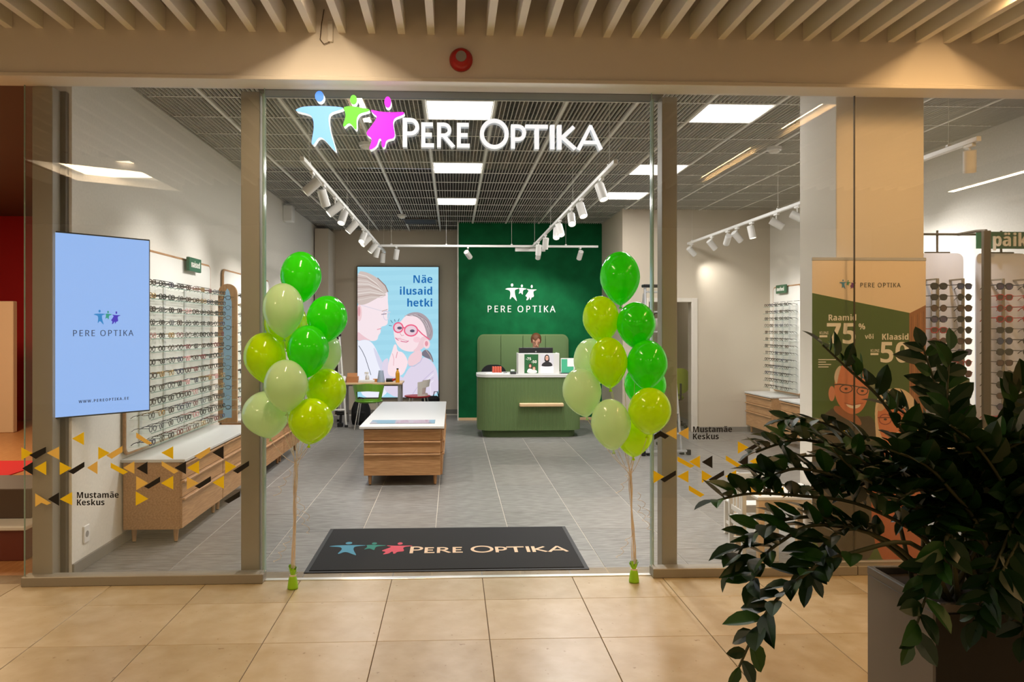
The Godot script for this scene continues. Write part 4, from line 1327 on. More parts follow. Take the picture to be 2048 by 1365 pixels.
func office_chair(t: Node3D, cloth: Material, seat_y: float, top_y: float, wide: float) -> void:
	part(t, "seat", MB.new().lathe([Vector2(0, -0.04), Vector2(wide * 0.46, -0.035), Vector2(wide * 0.53, 0), Vector2(wide * 0.48, 0.035), Vector2(0, 0.045)], 20, Vector3(0, seat_y, 0)), cloth)
	var bk := MB.new()
	bk.prism(rrect(wide, top_y - seat_y - 0.08, wide * 0.38, 7), -0.03, 0.03, true)
	part(t, "backrest", bk, cloth, Vector3(0, (top_y + seat_y + 0.08) / 2, 0.2))
	part(t, "back_bar", MB.new().tube([Vector3(0, seat_y - 0.03, 0.05), Vector3(0, seat_y - 0.02, 0.24), Vector3(0, seat_y + 0.25, 0.245)], 0.018, 8), M.black)
	part(t, "gas_post", MB.new().cyl(Vector3(0, 0.08, 0), Vector3(0, seat_y - 0.03, 0), 0.025), M.black)
	for k in 5:
		var a := TAU * k / 5
		var e := Vector3(cos(a) * 0.28, 0.075, sin(a) * 0.28)
		var f := part(t, "foot", MB.new().tube([Vector3(0, 0.1, 0), e], 0.022, 6, 0.014), M.black)
		part(f, "caster", MB.new().cyl(e + Vector3(-sin(a) * 0.02, -0.047, cos(a) * 0.02), e + Vector3(sin(a) * 0.02, -0.047, -cos(a) * 0.02), 0.027, -1, 12), M.black)

# ---------------------------------------------------------------- frames on display
func rim_loop(cx: float, cy: float, rx: float, ry: float, power: float, seg := 14) -> Array:
	var a := []
	for k in seg:
		var c := cos(TAU * k / seg)
		var s := sin(TAU * k / seg)
		var low := 0.9 if s < 0 else 1.0
		a.append(Vector3(cx + signf(c) * pow(absf(c), 2.0 / power) * rx * low, cy + signf(s) * pow(absf(s), 2.0 / power) * ry, 0))
	return a

var front_meshes := []
var temple_meshes := []
var lens_meshes := []

func make_frames() -> void:
	for k in 3:
		var rx: float = [0.026, 0.025, 0.027][k]
		var ry: float = [0.0185, 0.022, 0.020][k]
		var pw: float = [3.2, 2.0, 2.5][k]
		var th: float = [0.0036, 0.0028, 0.0042][k]
		var m := MB.new()
		var ln := MB.new()
		for s in [-1.0, 1.0]:
			var loop := rim_loop(s * 0.034, 0.022, rx, ry, pw)
			m.tube(loop, th, 5, -1, true)
			var pl := PackedVector2Array()
			for q in loop:
				pl.append(Vector2(q.x, q.y))
			ln.prism(pl, -0.0008, 0.0008)
			m.box(Vector3(s * (0.034 + rx + 0.004), 0.031, -0.001), Vector3(0.009, 0.006, 0.005))
		m.tube([Vector3(-0.010, 0.026, 0), Vector3(0, 0.030, 0.002), Vector3(0.010, 0.026, 0)], th, 5)
		front_meshes.append(m.mesh())
		lens_meshes.append(ln.mesh())
		var tm := MB.new().tube([Vector3(0, 0.031, -0.002), Vector3(0, 0.031, -0.09), Vector3(0, 0.022, -0.118), Vector3(0, 0.006, -0.138)], th * 0.8, 4)
		temple_meshes.append(tm.mesh())
	var cols := {"black": rgb8(18, 18, 20), "dark brown": rgb8(58, 36, 26), "burgundy": rgb8(110, 26, 40), "gold": rgb8(178, 140, 84), "rose": rgb8(206, 150, 150), "navy": rgb8(34, 42, 72), "grey": rgb8(110, 112, 116), "red": rgb8(170, 30, 44)}
	for c in cols:
		mat("frame_" + c, cols[c], 0.25, 0.6 if c == "gold" else 0.0)
	for c in [["smoke", rgb8(30, 30, 38)], ["brown", rgb8(84, 56, 52)], ["violet", rgb8(70, 60, 104)], ["blue", rgb8(50, 66, 112)]]:
		mat("lens_" + c[0], c[1], 0.06)

func spectacles(called: String, label: String, category: String, kind: int, m: Material, at: Vector3, turn: float, group: String, lens: Material = null, size := 1.0) -> void:
	var t := thing(called, label, category, at, turn, group)
	t.scale = Vector3.ONE * size
	part(t, "rim", front_meshes[kind], m)
	for s in [-1.0, 1.0]:
		part(t, "temple", temple_meshes[kind], m, Vector3(s * 0.064, 0, 0))
	if lens:
		part(t, "lens", lens_meshes[kind], lens)

# a wall panel with glass shelves of frames. The panel's face looks along +z of its own axes, x runs along the wall
func frame_display(label: String, word: String, at: Vector3, turn: float, length: float, rows: int, spots: Array, where: String, word_x: float) -> void:
	var t := thing("frame_display", label, "display", at, turn)
	var mid := 1.50
	var hi := 1.62
	part(t, "panel", MB.new().prism(rrect(length - 0.02, hi - 0.02, 0.05, 5), 0.0, 0.035, true), M.paint_white, Vector3(0, mid, 0))
	var ring := MB.new()
	var loop := []
	for p in rrect(length, hi, 0.06, 5):
		loop.append(Vector3(p.x, p.y, 0.022))
	ring.tube(loop, 0.014, 5, -1, true)
	part(t, "wood_edge", ring, M.oak_x, Vector3(0, mid, 0))
	for k in 4:
		part(t, "light_slot", MB.new().box(Vector3(-length / 2 + length * (k + 0.5) / 4, 2.075, 0.0355), Vector3(length / 4 * 0.8, 0.006, 0.002)), M.black)
	for k in 4:
		part(t, "upright", MB.new().box(Vector3(-length / 2 + length * (k + 0.5) / 4, 1.38, 0.04), Vector3(0.05, 1.32, 0.01), 0.002), M.laminate_white)
	for r in rows:
		var s := part(t, "shelf", MB.new().box(Vector3(0, 0, 0.125), Vector3(length - 0.08, 0.005, 0.17)), M.shelf_glass, Vector3(0, 2.0 - 0.105 * r, 0))
		part(s, "shelf_edge", MB.new().box(Vector3(0, 0, 0.2105), Vector3(length - 0.08, 0.005, 0.002)), M.shelf_rim)
	if word:
		var sg := part(t, "word_sign", MB.new().box(Vector3.ZERO, Vector3(0.34, 0.13, 0.03), 0.004), M.sign_green, Vector3(word_x, 2.27, 0.075))
		text(sg, "lettering", word, 0.08, M.sign_white, Vector3(0.0, 0, 0.016), true, HORIZONTAL_ALIGNMENT_CENTER, 0.004)
	var names := ["black", "dark brown", "burgundy", "gold", "rose", "navy", "grey", "black", "black", "dark brown", "black", "black"]
	if word == "mehed":
		names = ["black", "black", "dark brown", "navy", "black"]
	var bas := Basis(Vector3.UP, turn)
	for r in rows:
		for k in spots.size():
			var c: String = names[rng.randi() % names.size()]
			var p: Vector3 = at + bas * Vector3(spots[k] + rng.randf_range(-0.012, 0.012), 2.0 - 0.105 * r + 0.0045, 0.19)
			spectacles("eyeglasses", "%s eyeglasses, %s from the %s, %s shelf down" % [c, NTH[k], where, NTH[r]], "eyeglasses", rng.randi() % 3, M["frame_" + c], p, turn + rng.randf_range(-0.12, 0.12), "eyeglasses on glass shelves")

func displays() -> void:
	make_frames()
	rng.seed = 11
	var a := []
	for k in 10:
		a.append(0.93 - k * 0.205)
	# the left wall looks to +x: its own x axis runs away from the viewer
	a.reverse()
	frame_display("tall white frame display with glass shelves under the naised sign", "naised", W(-2.55, 0, 7.035), PI / 2, 2.06, 13, a, "window of the naised display", 0.4)
	frame_display("second white frame display on the left wall behind the post", "", W(-2.55, 0, 9.56), PI / 2, 2.06, 13, [-0.9, -0.7, 0.46, 0.66, 0.86], "window of the second left display", 0.0)
	frame_display("narrow white frame display under the mehed sign on the right wall", "mehed", W(5.12, 0, 11.47), -PI / 2, 0.96, 13, [-0.36, -0.18, 0.0, 0.18, 0.36], "corner of the mehed display", -0.08)
	var tw := thing("mirror_tower", "narrow wood edged mirror tower with pale blue panel between the left displays", "mirror", W(-2.40, 0.66, 8.28))
	var arch := PackedVector2Array([Vector2(0.10, 0), Vector2(0.10, 1.38)])
	for k in 9:
		arch.append(Vector2(cos(PI * (k + 1) / 10) * 0.10, 1.38 + sin(PI * (k + 1) / 10) * 0.10))
	arch.append_array(PackedVector2Array([Vector2(-0.10, 1.38), Vector2(-0.10, 0)]))
	part(tw, "wood_body", MB.new().prism(arch, -0.02, 0.012), M.oak_y)
	var inner := PackedVector2Array([Vector2(0.045, 0.05), Vector2(0.045, 1.28), Vector2(0.02, 1.40), Vector2(0, 1.43), Vector2(-0.02, 1.40), Vector2(-0.045, 1.28), Vector2(-0.045, 0.05)])
	part(tw, "mirror_panel", MB.new().prism(inner, 0.012, 0.016), M.pale_blue)
	for r in 12:
		part(tw, "shelf", MB.new().box(Vector3(0.02, 1.30 - 0.105 * r, 0.07), Vector3(0.2, 0.005, 0.12)), M.shelf_glass)
		var c2: String = ["black", "navy", "grey", "black"][r % 4]
		spectacles("eyeglasses", "%s eyeglasses on the mirror tower, %s shelf down" % [c2, NTH[r]], "eyeglasses", r % 3, M["frame_" + c2], W(-2.40, 1.9645 - 0.105 * r, 8.17), 0.0, "eyeglasses on glass shelves")

func sunglasses() -> void:
	var rail := thing("display_rail", "dark metal rail and post carrying the white sunglasses boards", "rail", W(3.91, 0, 5.45))
	part(rail, "post", MB.new().box(Vector3(0, 1.19, 0), Vector3(0.056, 2.38, 0.03), 0.003), M.metal_dark)
	part(rail, "rail", MB.new().cyl(Vector3(-0.8, 2.39, -0.3), Vector3(1.1, 2.39, -0.3), 0.009), M.metal_dark)
	part(rail, "bracket", MB.new().tube([Vector3(0, 2.38, 0), Vector3(0, 2.39, -0.1), Vector3(0, 2.39, -0.31)], 0.012, 6), M.metal_dark)
	part(rail, "base", MB.new().box(Vector3(0, 0.01, -0.1), Vector3(0.5, 0.02, 0.4), 0.004), M.metal_dark)
	var sg := thing("word_sign", "green hanging sign reading päike above the sunglasses", "sign", W(4.24, 2.34, 5.70))
	part(sg, "board", MB.new().box(Vector3.ZERO, Vector3(0.46, 0.13, 0.012), 0.002), M.sign_green)
	text(sg, "lettering", "päike", 0.135, M.sign_white, Vector3(-0.115, 0.0, 0.01), true, HORIZONTAL_ALIGNMENT_LEFT, 0.01)
	var mets := ["black", "burgundy", "black", "black", "navy", "navy", "dark brown", "grey", "black", "navy", "black", "dark brown", "red", "black"]
	var lens := ["smoke", "brown", "smoke", "smoke", "violet", "blue", "brown", "blue", "smoke", "violet", "smoke", "brown", "brown", "smoke"]
	for b in 2:
		var cx: float = [3.742, 4.251][b]
		var bd := thing("sunglasses_board", "white rounded board with sunglasses strips, %s" % ["beside the column" if b == 0 else "right of the dark post"], "display board", W(cx, 0, 5.76))
		part(bd, "board", MB.new().prism(rrect(0.41, 1.72, 0.05, 5), -0.006, 0.006, true), M.sun_board, Vector3(0, 1.385, 0))
		part(bd, "hook", MB.new().cyl(Vector3(0, 2.25, 0), Vector3(0, 2.42, 0), 0.008).cyl(Vector3(-0.1, 2.25, 0.0), Vector3(0.1, 2.25, 0.0), 0.006), M.metal_dark)
		for c in 2:
			var sx := -0.0985 + 0.1975 * c
			part(bd, "strip", MB.new().box(Vector3(sx, 1.36, 0.155), Vector3(0.022, 1.36, 0.012), 0.002), M.metal_grey)
			part(bd, "strip_arm", MB.new().box(Vector3(sx, 2.035, 0.08), Vector3(0.022, 0.012, 0.15), 0.002), M.metal_grey)
			part(bd, "strip_arm", MB.new().box(Vector3(sx, 0.69, 0.08), Vector3(0.022, 0.012, 0.15), 0.002), M.metal_grey)
			for r in 15:
				var k := (r * 3 + c * 5 + b * 4) % 14
				if b == 1 and r in [1, 2, 3]:
					k = 12
				spectacles("sunglasses", "%s framed sunglasses, %s down the %s strip of the board %s" % [mets[k], NTH[r], ["left", "right"][c], ["by the column", "right of the post"][b]], "sunglasses", [2, 0, 1][(r + c) % 3], M["frame_" + mets[k]], W(cx + sx, 1.955 - 0.0825 * r, 5.76 - 0.172), 0.25 if c else 0.12, "sunglasses on window strips", M["lens_" + lens[k]], 1.12)

# ---------------------------------------------------------------- track lights
func aim(dir: Vector3) -> Basis:
	var y := -dir.normalized()
	var x := y.cross(Vector3.BACK).normalized()
	if x.length() < 0.1:
		x = Vector3.RIGHT
	return Basis(x, y, x.cross(y))

func spotlight(label: String, at: Vector3, towards: Vector3, lit: float) -> void:
	var t := thing("track_spotlight", label, "spotlight", at, 0.0, "white spotlights on ceiling tracks")
	part(t, "adapter", MB.new().box(Vector3(0, -0.012, 0), Vector3(0.03, 0.024, 0.1), 0.003), M.white_plastic)
	part(t, "arm", MB.new().cyl(Vector3(0, -0.024, 0), Vector3(0, -0.07, 0), 0.008, -1, 8), M.white_plastic)
	var dir := (towards - (at + Vector3(0, -0.1, 0))).normalized()
	var head := part(t, "head", MB.new().lathe([Vector2(0, 0.075), Vector2(0.040, 0.075), Vector2(0.043, 0.072), Vector2(0.043, -0.085), Vector2(0.038, -0.085), Vector2(0.036, -0.06), Vector2(0.0, -0.06)], 20), M.white_plastic)
	head.transform = Transform3D(aim(dir), Vector3(0, -0.12, 0))
	part(head, "lens", MB.new().cyl(Vector3(0, -0.061, 0), Vector3(0, -0.083, 0), 0.0365, -1, 18), M.spot_glow)
	var l := SpotLight3D.new()
	l.name = "spot_light"
	l.spot_angle = 38.0
	l.spot_angle_attenuation = 1.0
	l.light_energy = SPOT_ENERGY * lit
	l.light_color = SHOP_WHITE
	l.light_size = 0.03
	l.spot_range = 30.0
	l.spot_attenuation = 2.0
	l.shadow_enabled = true
	t.add_child(l)
	l.transform = Transform3D(Basis.looking_at(dir, Vector3.UP if absf(dir.y) < 0.99 else Vector3.RIGHT), Vector3(0, -0.12, 0) + dir * 0.088)

func track(label: String, a: Vector3, b: Vector3, wires: Array) -> void:
	var t := thing("ceiling_track", label, "light track", a)
	var d := b - a
	var mid := d / 2
	var m := MB.new()
	if absf(d.z) > absf(d.x):
		m.box(mid + Vector3(0, 0.018, 0), Vector3(0.036, 0.036, absf(d.z)), 0.003)
	else:
		m.box(mid + Vector3(0, 0.018, 0), Vector3(absf(d.x), 0.036, 0.036), 0.003)
	part(t, "rail", m, M.white_plastic)
	for w in wires:
		var p: Vector3 = d * w
		var wr := part(t, "wire", MB.new().cyl(p + Vector3(0, 0.036, 0), p + Vector3(0, CEIL - a.y + 0.02, 0), 0.002, -1, 5), M.grid_white)
		part(wr, "clip", MB.new().box(p + Vector3(0, 0.045, 0), Vector3(0.03, 0.018, 0.03), 0.002), M.white_plastic)

func tracks() -> void:
	var y := 3.0
	track("white ceiling light track along the left side of the shop", W(-1.2, y, 6.15), W(-1.2, y, 13.6), [0.04, 0.35, 0.65, 0.97])
	track("white ceiling light track right of the sign letters", W(1.32, y, 6.15), W(1.32, y, 12.5), [0.04, 0.35, 0.65, 0.97])
	track("white ceiling light track near the right wall, half behind the column", W(3.75, y, 5.3), W(3.75, y, 12.05), [0.05, 0.5, 0.97])
	track("white cross track in front of the back walls", W(-1.18, y, 12.55), W(2.40, y, 12.55), [0.05, 0.3, 0.6, 0.85])
	var left := [6.6, 7.17, 7.86, 8.43, 9.21, 10.3, 10.68, 11.6, 12.2, 13.2]
	var goal := [[-2.5, 1.7, 6.5], [-0.5, 0.2, 8.1], [-2.5, 1.8, 7.5], [-1.8, 0.0, 6.6], [-2.5, 1.4, 9.0], [-1.8, 0.4, 8.0], [-2.5, 1.4, 9.8], [-2.5, 1.2, 11.4], [-1.9, 0.4, 12.8], [-1.4, 0.6, 13.3]]
	for k in 10:
		spotlight("white track spotlight, %s from the entrance on the left track" % NTH[k], W(-1.2, y, left[k]), W(goal[k][0], goal[k][1], goal[k][2]), [0.75, 1.1, 0.75, 0.9, 1.2, 0.8, 1.2, 1.1, 0.2, 0.2][k])
	var right := [6.75, 7.8, 8.46, 9.38, 9.7, 10.85, 11.74]
	var g2 := [[2.0, 0.0, 5.5], [1.9, 0.0, 6.2], [1.2, 0.0, 5.9], [1.8, 0.0, 7.6], [0.9, 0.0, 7.5], [1.2, 0.6, 11.6], [1.2, 0.8, 12.3]]
	for k in 7:
		spotlight("white track spotlight, %s from the entrance on the middle track" % NTH[k], W(1.32, y, right[k]), W(g2[k][0], g2[k][1], g2[k][2]), [0.8, 0.7, 0.8, 0.7, 0.7, 1.0, 0.6][k])
	var third := [11.88, 10.93, 10.3, 9.95, 9.46, 8.72, 8.18, 5.4]
	var g3 := [[4.4, 2.3, 12.1], [5.1, 1.5, 11.3], [3.9, 1.5, 12.1], [5.1, 1.6, 10.4], [4.2, 0.0, 9.0], [5.1, 2.0, 8.3], [5.1, 2.0, 7.4], [4.0, 1.2, 5.78]]
	for k in 8:
		spotlight("white track spotlight, %s from the far end of the right track" % NTH[k], W(3.75, y, third[k]), W(g3[k][0], g3[k][1], g3[k][2]), [0.3, 0.8, 0.35, 1.0, 0.7, 1.5, 1.4, 0.22][k])
	var cross := [-0.92, 0.25, 1.41, 2.1]
	var g4 := [[-1.3, 0.8, 13.4], [1.0, 2.0, 13.85], [1.35, 1.9, 13.85], [1.9, 1.6, 13.85]]
	for k in 4:
		spotlight("white track spotlight, %s from the left on the cross track" % NTH[k], W(cross[k], y, 12.55), W(g4[k][0], g4[k][1], g4[k][2]), 0.55)
	var drv := solo("track_driver", "flat white driver box hanging under the cross track", "driver box", MB.new().box(Vector3(0, -0.03, 0), Vector3(0.5, 0.06, 0.06), 0.004), M.white_plastic, W(1.28, y, 12.62))
	drv.rotation.y = 0.0

func ceiling_fittings() -> void:
	var at := [[-0.885, 7.9, "behind the sign's pink figure"], [-0.848, 12.84, "above the light box"], [3.375, 7.9, "near the column"]]
	for a in at:
		var t := thing("smoke_detector", "round white smoke detector on the grid ceiling " + a[2], "smoke detector", W(a[0], CEIL, a[1]), 0.0, "smoke detectors")
		part(t, "base", MB.new().cyl(Vector3(0, -0.035, 0), Vector3(0, 0, 0), 0.075, -1, 20), M.white_plastic)
		part(t, "chamber", MB.new().lathe([Vector2(0.055, -0.035), Vector2(0.052, -0.055), Vector2(0.03, -0.065), Vector2(0, -0.066)], 18), M.grid_white)
	var d := thing("air_diffuser", "dark slot air diffuser in the ceiling near the back wall", "diffuser", W(-0.57, CEIL - 0.005, 13.56))
	part(d, "frame", MB.new().box(Vector3.ZERO, Vector3(0.58, 0.02, 0.58), 0.003), M.metal_dark)
	for k in 6:
		part(d, "vane", MB.new().box(Vector3(0, -0.014, -0.22 + 0.088 * k), Vector3(0.54, 0.012, 0.05), 0.002), M.black)
	solo("wall_speaker", "small white box speaker high on the left wall", "speaker", MB.new().box(Vector3(0.07, 0, 0), Vector3(0.14, 0.24, 0.2), 0.01), M.white_plastic, W(-2.55, 3.40, 11.7))
	var b := thing("alarm_bell", "round red alarm sounder on the fascia", "alarm", W(0.053, 3.378, 4.90))
	var turned := Transform3D(Basis(Vector3.RIGHT, PI / 2), Vector3.ZERO)
	var m := MB.new()
	m.xf = turned
	m.lathe([Vector2(0, 0.0), Vector2(0.074, 0.0), Vector2(0.074, 0.022), Vector2(0.066, 0.03), Vector2(0.062, 0.05), Vector2(0.045, 0.062), Vector2(0, 0.064)], 28)
	part(b, "housing", m, M.bell_red)
	m = MB.new()
	m.xf = turned
	m.cyl(Vector3(0, 0.06, 0), Vector3(0, 0.07, 0), 0.035, 0.033, 22)
	part(b, "cap", m, M.grey_plastic, Vector3(0, 0.006, 0))
	var l := thing("cable_box", "small white driver box with a loose cable on the fascia", "driver box", W(-0.775, 3.545, 4.90))
	part(l, "casing", MB.new().box(Vector3(0, 0, 0.012), Vector3(0.032, 0.13, 0.024), 0.003), M.white_plastic)
	part(l, "cable", MB.new().tube([Vector3(-0.005, -0.066, 0.014), Vector3(-0.04, -0.08, 0.014), Vector3(-0.065, -0.05, 0.014), Vector3(-0.06, 0.0, 0.014), Vector3(-0.055, 0.05, 0.014), Vector3(-0.04, 0.14, 0.014)], 0.003, 5), M.brown_top)

# ---------------------------------------------------------------- balloons
const LEFT_BUNCH := [
	["green", -0.982, 1.997, 5.00, 0.131, 0.163, "at the very top of the left bunch"],
	["sage", -1.055, 1.778, 4.82, 0.126, 0.167, "below the topmost green one in the left bunch"],
	["green", -0.803, 1.724, 4.93, 0.129, 0.148, "on the upper right of the left bunch"],
	["lime", -1.099, 1.693, 5.10, 0.140, 0.158, "hidden behind the upper sage one in the left bunch"],
	["lime", -1.183, 1.477, 4.88, 0.131, 0.159, "on the far left of the left bunch"],
	["green", -0.892, 1.524, 4.76, 0.128, 0.159, "in the middle of the left bunch"],
	["sage", -1.000, 1.318, 4.64, 0.130, 0.158, "in front, low in the middle of the left bunch"],
	["lime", -0.805, 1.263, 4.90, 0.128, 0.144, "on the lower right of the left bunch"],
	["sage", -1.169, 1.123, 4.86, 0.151, 0.146, "at the bottom left of the left bunch"],
	["lime", -0.863, 1.097, 4.70, 0.135, 0.141, "at the bottom of the left bunch"],
	["sage", -0.870, 1.496, 5.06, 0.139, 0.159, "mostly hidden behind the middle green one of the left bunch"]]
const RIGHT_BUNCH := [
	["green", 1.101, 1.996, 5.00, 0.131, 0.173, "at the very top of the right bunch"],
	["lime", 0.956, 1.721, 4.90, 0.118, 0.151, "on the upper left of the right bunch"],
	["green", 1.164, 1.685, 4.82, 0.123, 0.145, "on the upper right of the right bunch"],
	["lime", 0.972, 1.451, 4.74, 0.118, 0.158, "in the middle of the right bunch"],
	["green", 1.209, 1.436, 4.72, 0.126, 0.154, "on the middle right of the right bunch"],
	["sage", 0.812, 1.261, 4.78, 0.122, 0.153, "on the far left of the right bunch"],
	["sage", 0.916, 1.440, 5.00, 0.121, 0.157, "half hidden left of the middle lime one in the right bunch"],
	["green", 1.263, 1.285, 4.98, 0.137, 0.146, "half hidden low on the right of the right bunch"],
	["sage", 0.971, 1.071, 4.66, 0.122, 0.161, "in front at the bottom of the right bunch"],
	["lime", 1.199, 1.157, 4.62, 0.130, 0.145, "on the lower right of the right bunch"],
	["lime", 1.161, 0.974, 4.86, 0.118, 0.133, "lowest of the right bunch, behind the sage one"]]

func balloons() -> void:
	rng.seed = 5
	for side in 2:
		var bunch: Array = [LEFT_BUNCH, RIGHT_BUNCH][side]
		var knot_at: Vector3 = [W(-1.0, 0.80, 4.93), W(1.155, 0.72, 4.95)][side]
		var foot: Vector3 = [W(-1.02, 0.13, 4.93), W(1.185, 0.12, 4.96)][side]
		for b in bunch:
			var c := W(b[1], b[2], b[3])
			var rx: float = b[4]
			var ry: float = b[5]
			var word: String = {"green": "bright green", "lime": "lime yellow", "sage": "pale sage"}[b[0]]
			var t := thing("balloon", "%s balloon %s" % [word, b[6]], "balloon", c, 0.0, "balloons beside the entrance")
			var down := (knot_at + Vector3(0, -0.3, 0) - c).normalized()
			down = (down + Vector3(0, -0.9, 0)).normalized()
			var tilt := aim(down)
			var prof := []
			for k in 19:
				var u := float(k) / 18
				var y := -cos(PI * u) * ry
				var r := rx * sin(PI * u)
				if y < 0:
					r = rx * pow(maxf(0.0, 1.0 - pow(-y / ry, 1.75)), 0.72)
				prof.append(Vector2(maxf(r, 0.004 if k == 0 else 0.0), y * (1.06 if y < 0 else 1.0)))
			var m := MB.new()
			m.xf = Transform3D(tilt, Vector3.ZERO)
			m.lathe(prof, 28)
			part(t, "skin", m, M["balloon_" + b[0]])
			m = MB.new()
			m.xf = Transform3D(tilt, Vector3.ZERO)
			m.lathe([Vector2(0.004, -ry * 1.05), Vector2(0.005, -ry * 1.06 - 0.006), Vector2(0.012, -ry * 1.06 - 0.018), Vector2(0.0, -ry * 1.06 - 0.02)], 10)
			part(t, "knot", m, M["balloon_" + b[0]])
			var p0 := tilt * Vector3(0, -ry * 1.06 - 0.01, 0)
			var p1 := knot_at - c + Vector3(rng.randf_range(-0.012, 0.012), rng.randf_range(-0.03, 0.03), rng.randf_range(-0.012, 0.012))
			var p2 := foot - c + Vector3(rng.randf_range(-0.012, 0.012), 0, rng.randf_range(-0.012, 0.012))
			var pts := []
			for k in 6:
				pts.append(p0.lerp(p1, k / 5.0) + Vector3(0, -0.03 * sin(PI * k / 5.0), 0))
			for k in 5:
				pts.append(p1.lerp(p2, (k + 1) / 5.0) + Vector3(sin(k * 1.7 + b[1] * 9) * 0.006, 0, 0))
			part(t, "ribbon", MB.new().tube(pts, 0.0017, 4), M.ribbon)
		# loose curled ribbon ends
		var curls := []
		for k in 4:
			var o: Vector3 = foot + Vector3(0, [0.62, 0.38, 0.2, 0.46][k], 0)
			var s: float = [-1.0, 1.0, -1.0, 1.0][k]
			var cur := []
			for j in 16:
				cur.append(o - Vector3(foot.x, 0, foot.z) + Vector3(s * (0.02 + 0.006 * j) + sin(j * 1.25) * 0.018, -0.011 * j + cos(j * 1.25) * 0.012, 0.02 * cos(j * 1.25)))
			curls.append(MB.new().tube(cur, 0.0015, 4))
		var w := thing("balloon_weight", "lime wrapped balloon weight on the floor %s of the mat" % ["left", "right"][side], "balloon weight", Vector3(foot.x, 0, foot.z), 0.0, "balloon weights")
		var wr := MB.new().lathe([Vector2(0, 0), Vector2(0.032, 0), Vector2(0.034, 0.01), Vector2(0.027, 0.06), Vector2(0.020, 0.085), Vector2(0.014, 0.09)], 16)
		part(w, "wrapped_body", wr, M.lime_ribbon)
		for c in curls:
			part(w, "ribbon_curl", c, M.ribbon)
		for k in 14:
			var a := TAU * k / 14
			var r2 := rng.randf_range(0.016, 0.038)
			var h := rng.randf_range(0.105, 0.15)
			var f := MB.new()
			var p := Vector3(cos(a) * 0.01, 0.083, sin(a) * 0.01)
			var q := Vector3(cos(a) * r2, h, sin(a) * r2)
			var side_v := Vector3(-sin(a), 0, cos(a)) * 0.009
			f.quad(p - side_v * 0.4, p + side_v * 0.4, q + side_v, q - side_v, Vector3(cos(a), 0.3, sin(a)))
			part(w, "frill", f, M.lime_ribbon)
		part(w, "tie", MB.new().cyl(Vector3(0, 0.078, 0), Vector3(0, 0.09, 0), 0.021, -1, 14), M.ribbon)

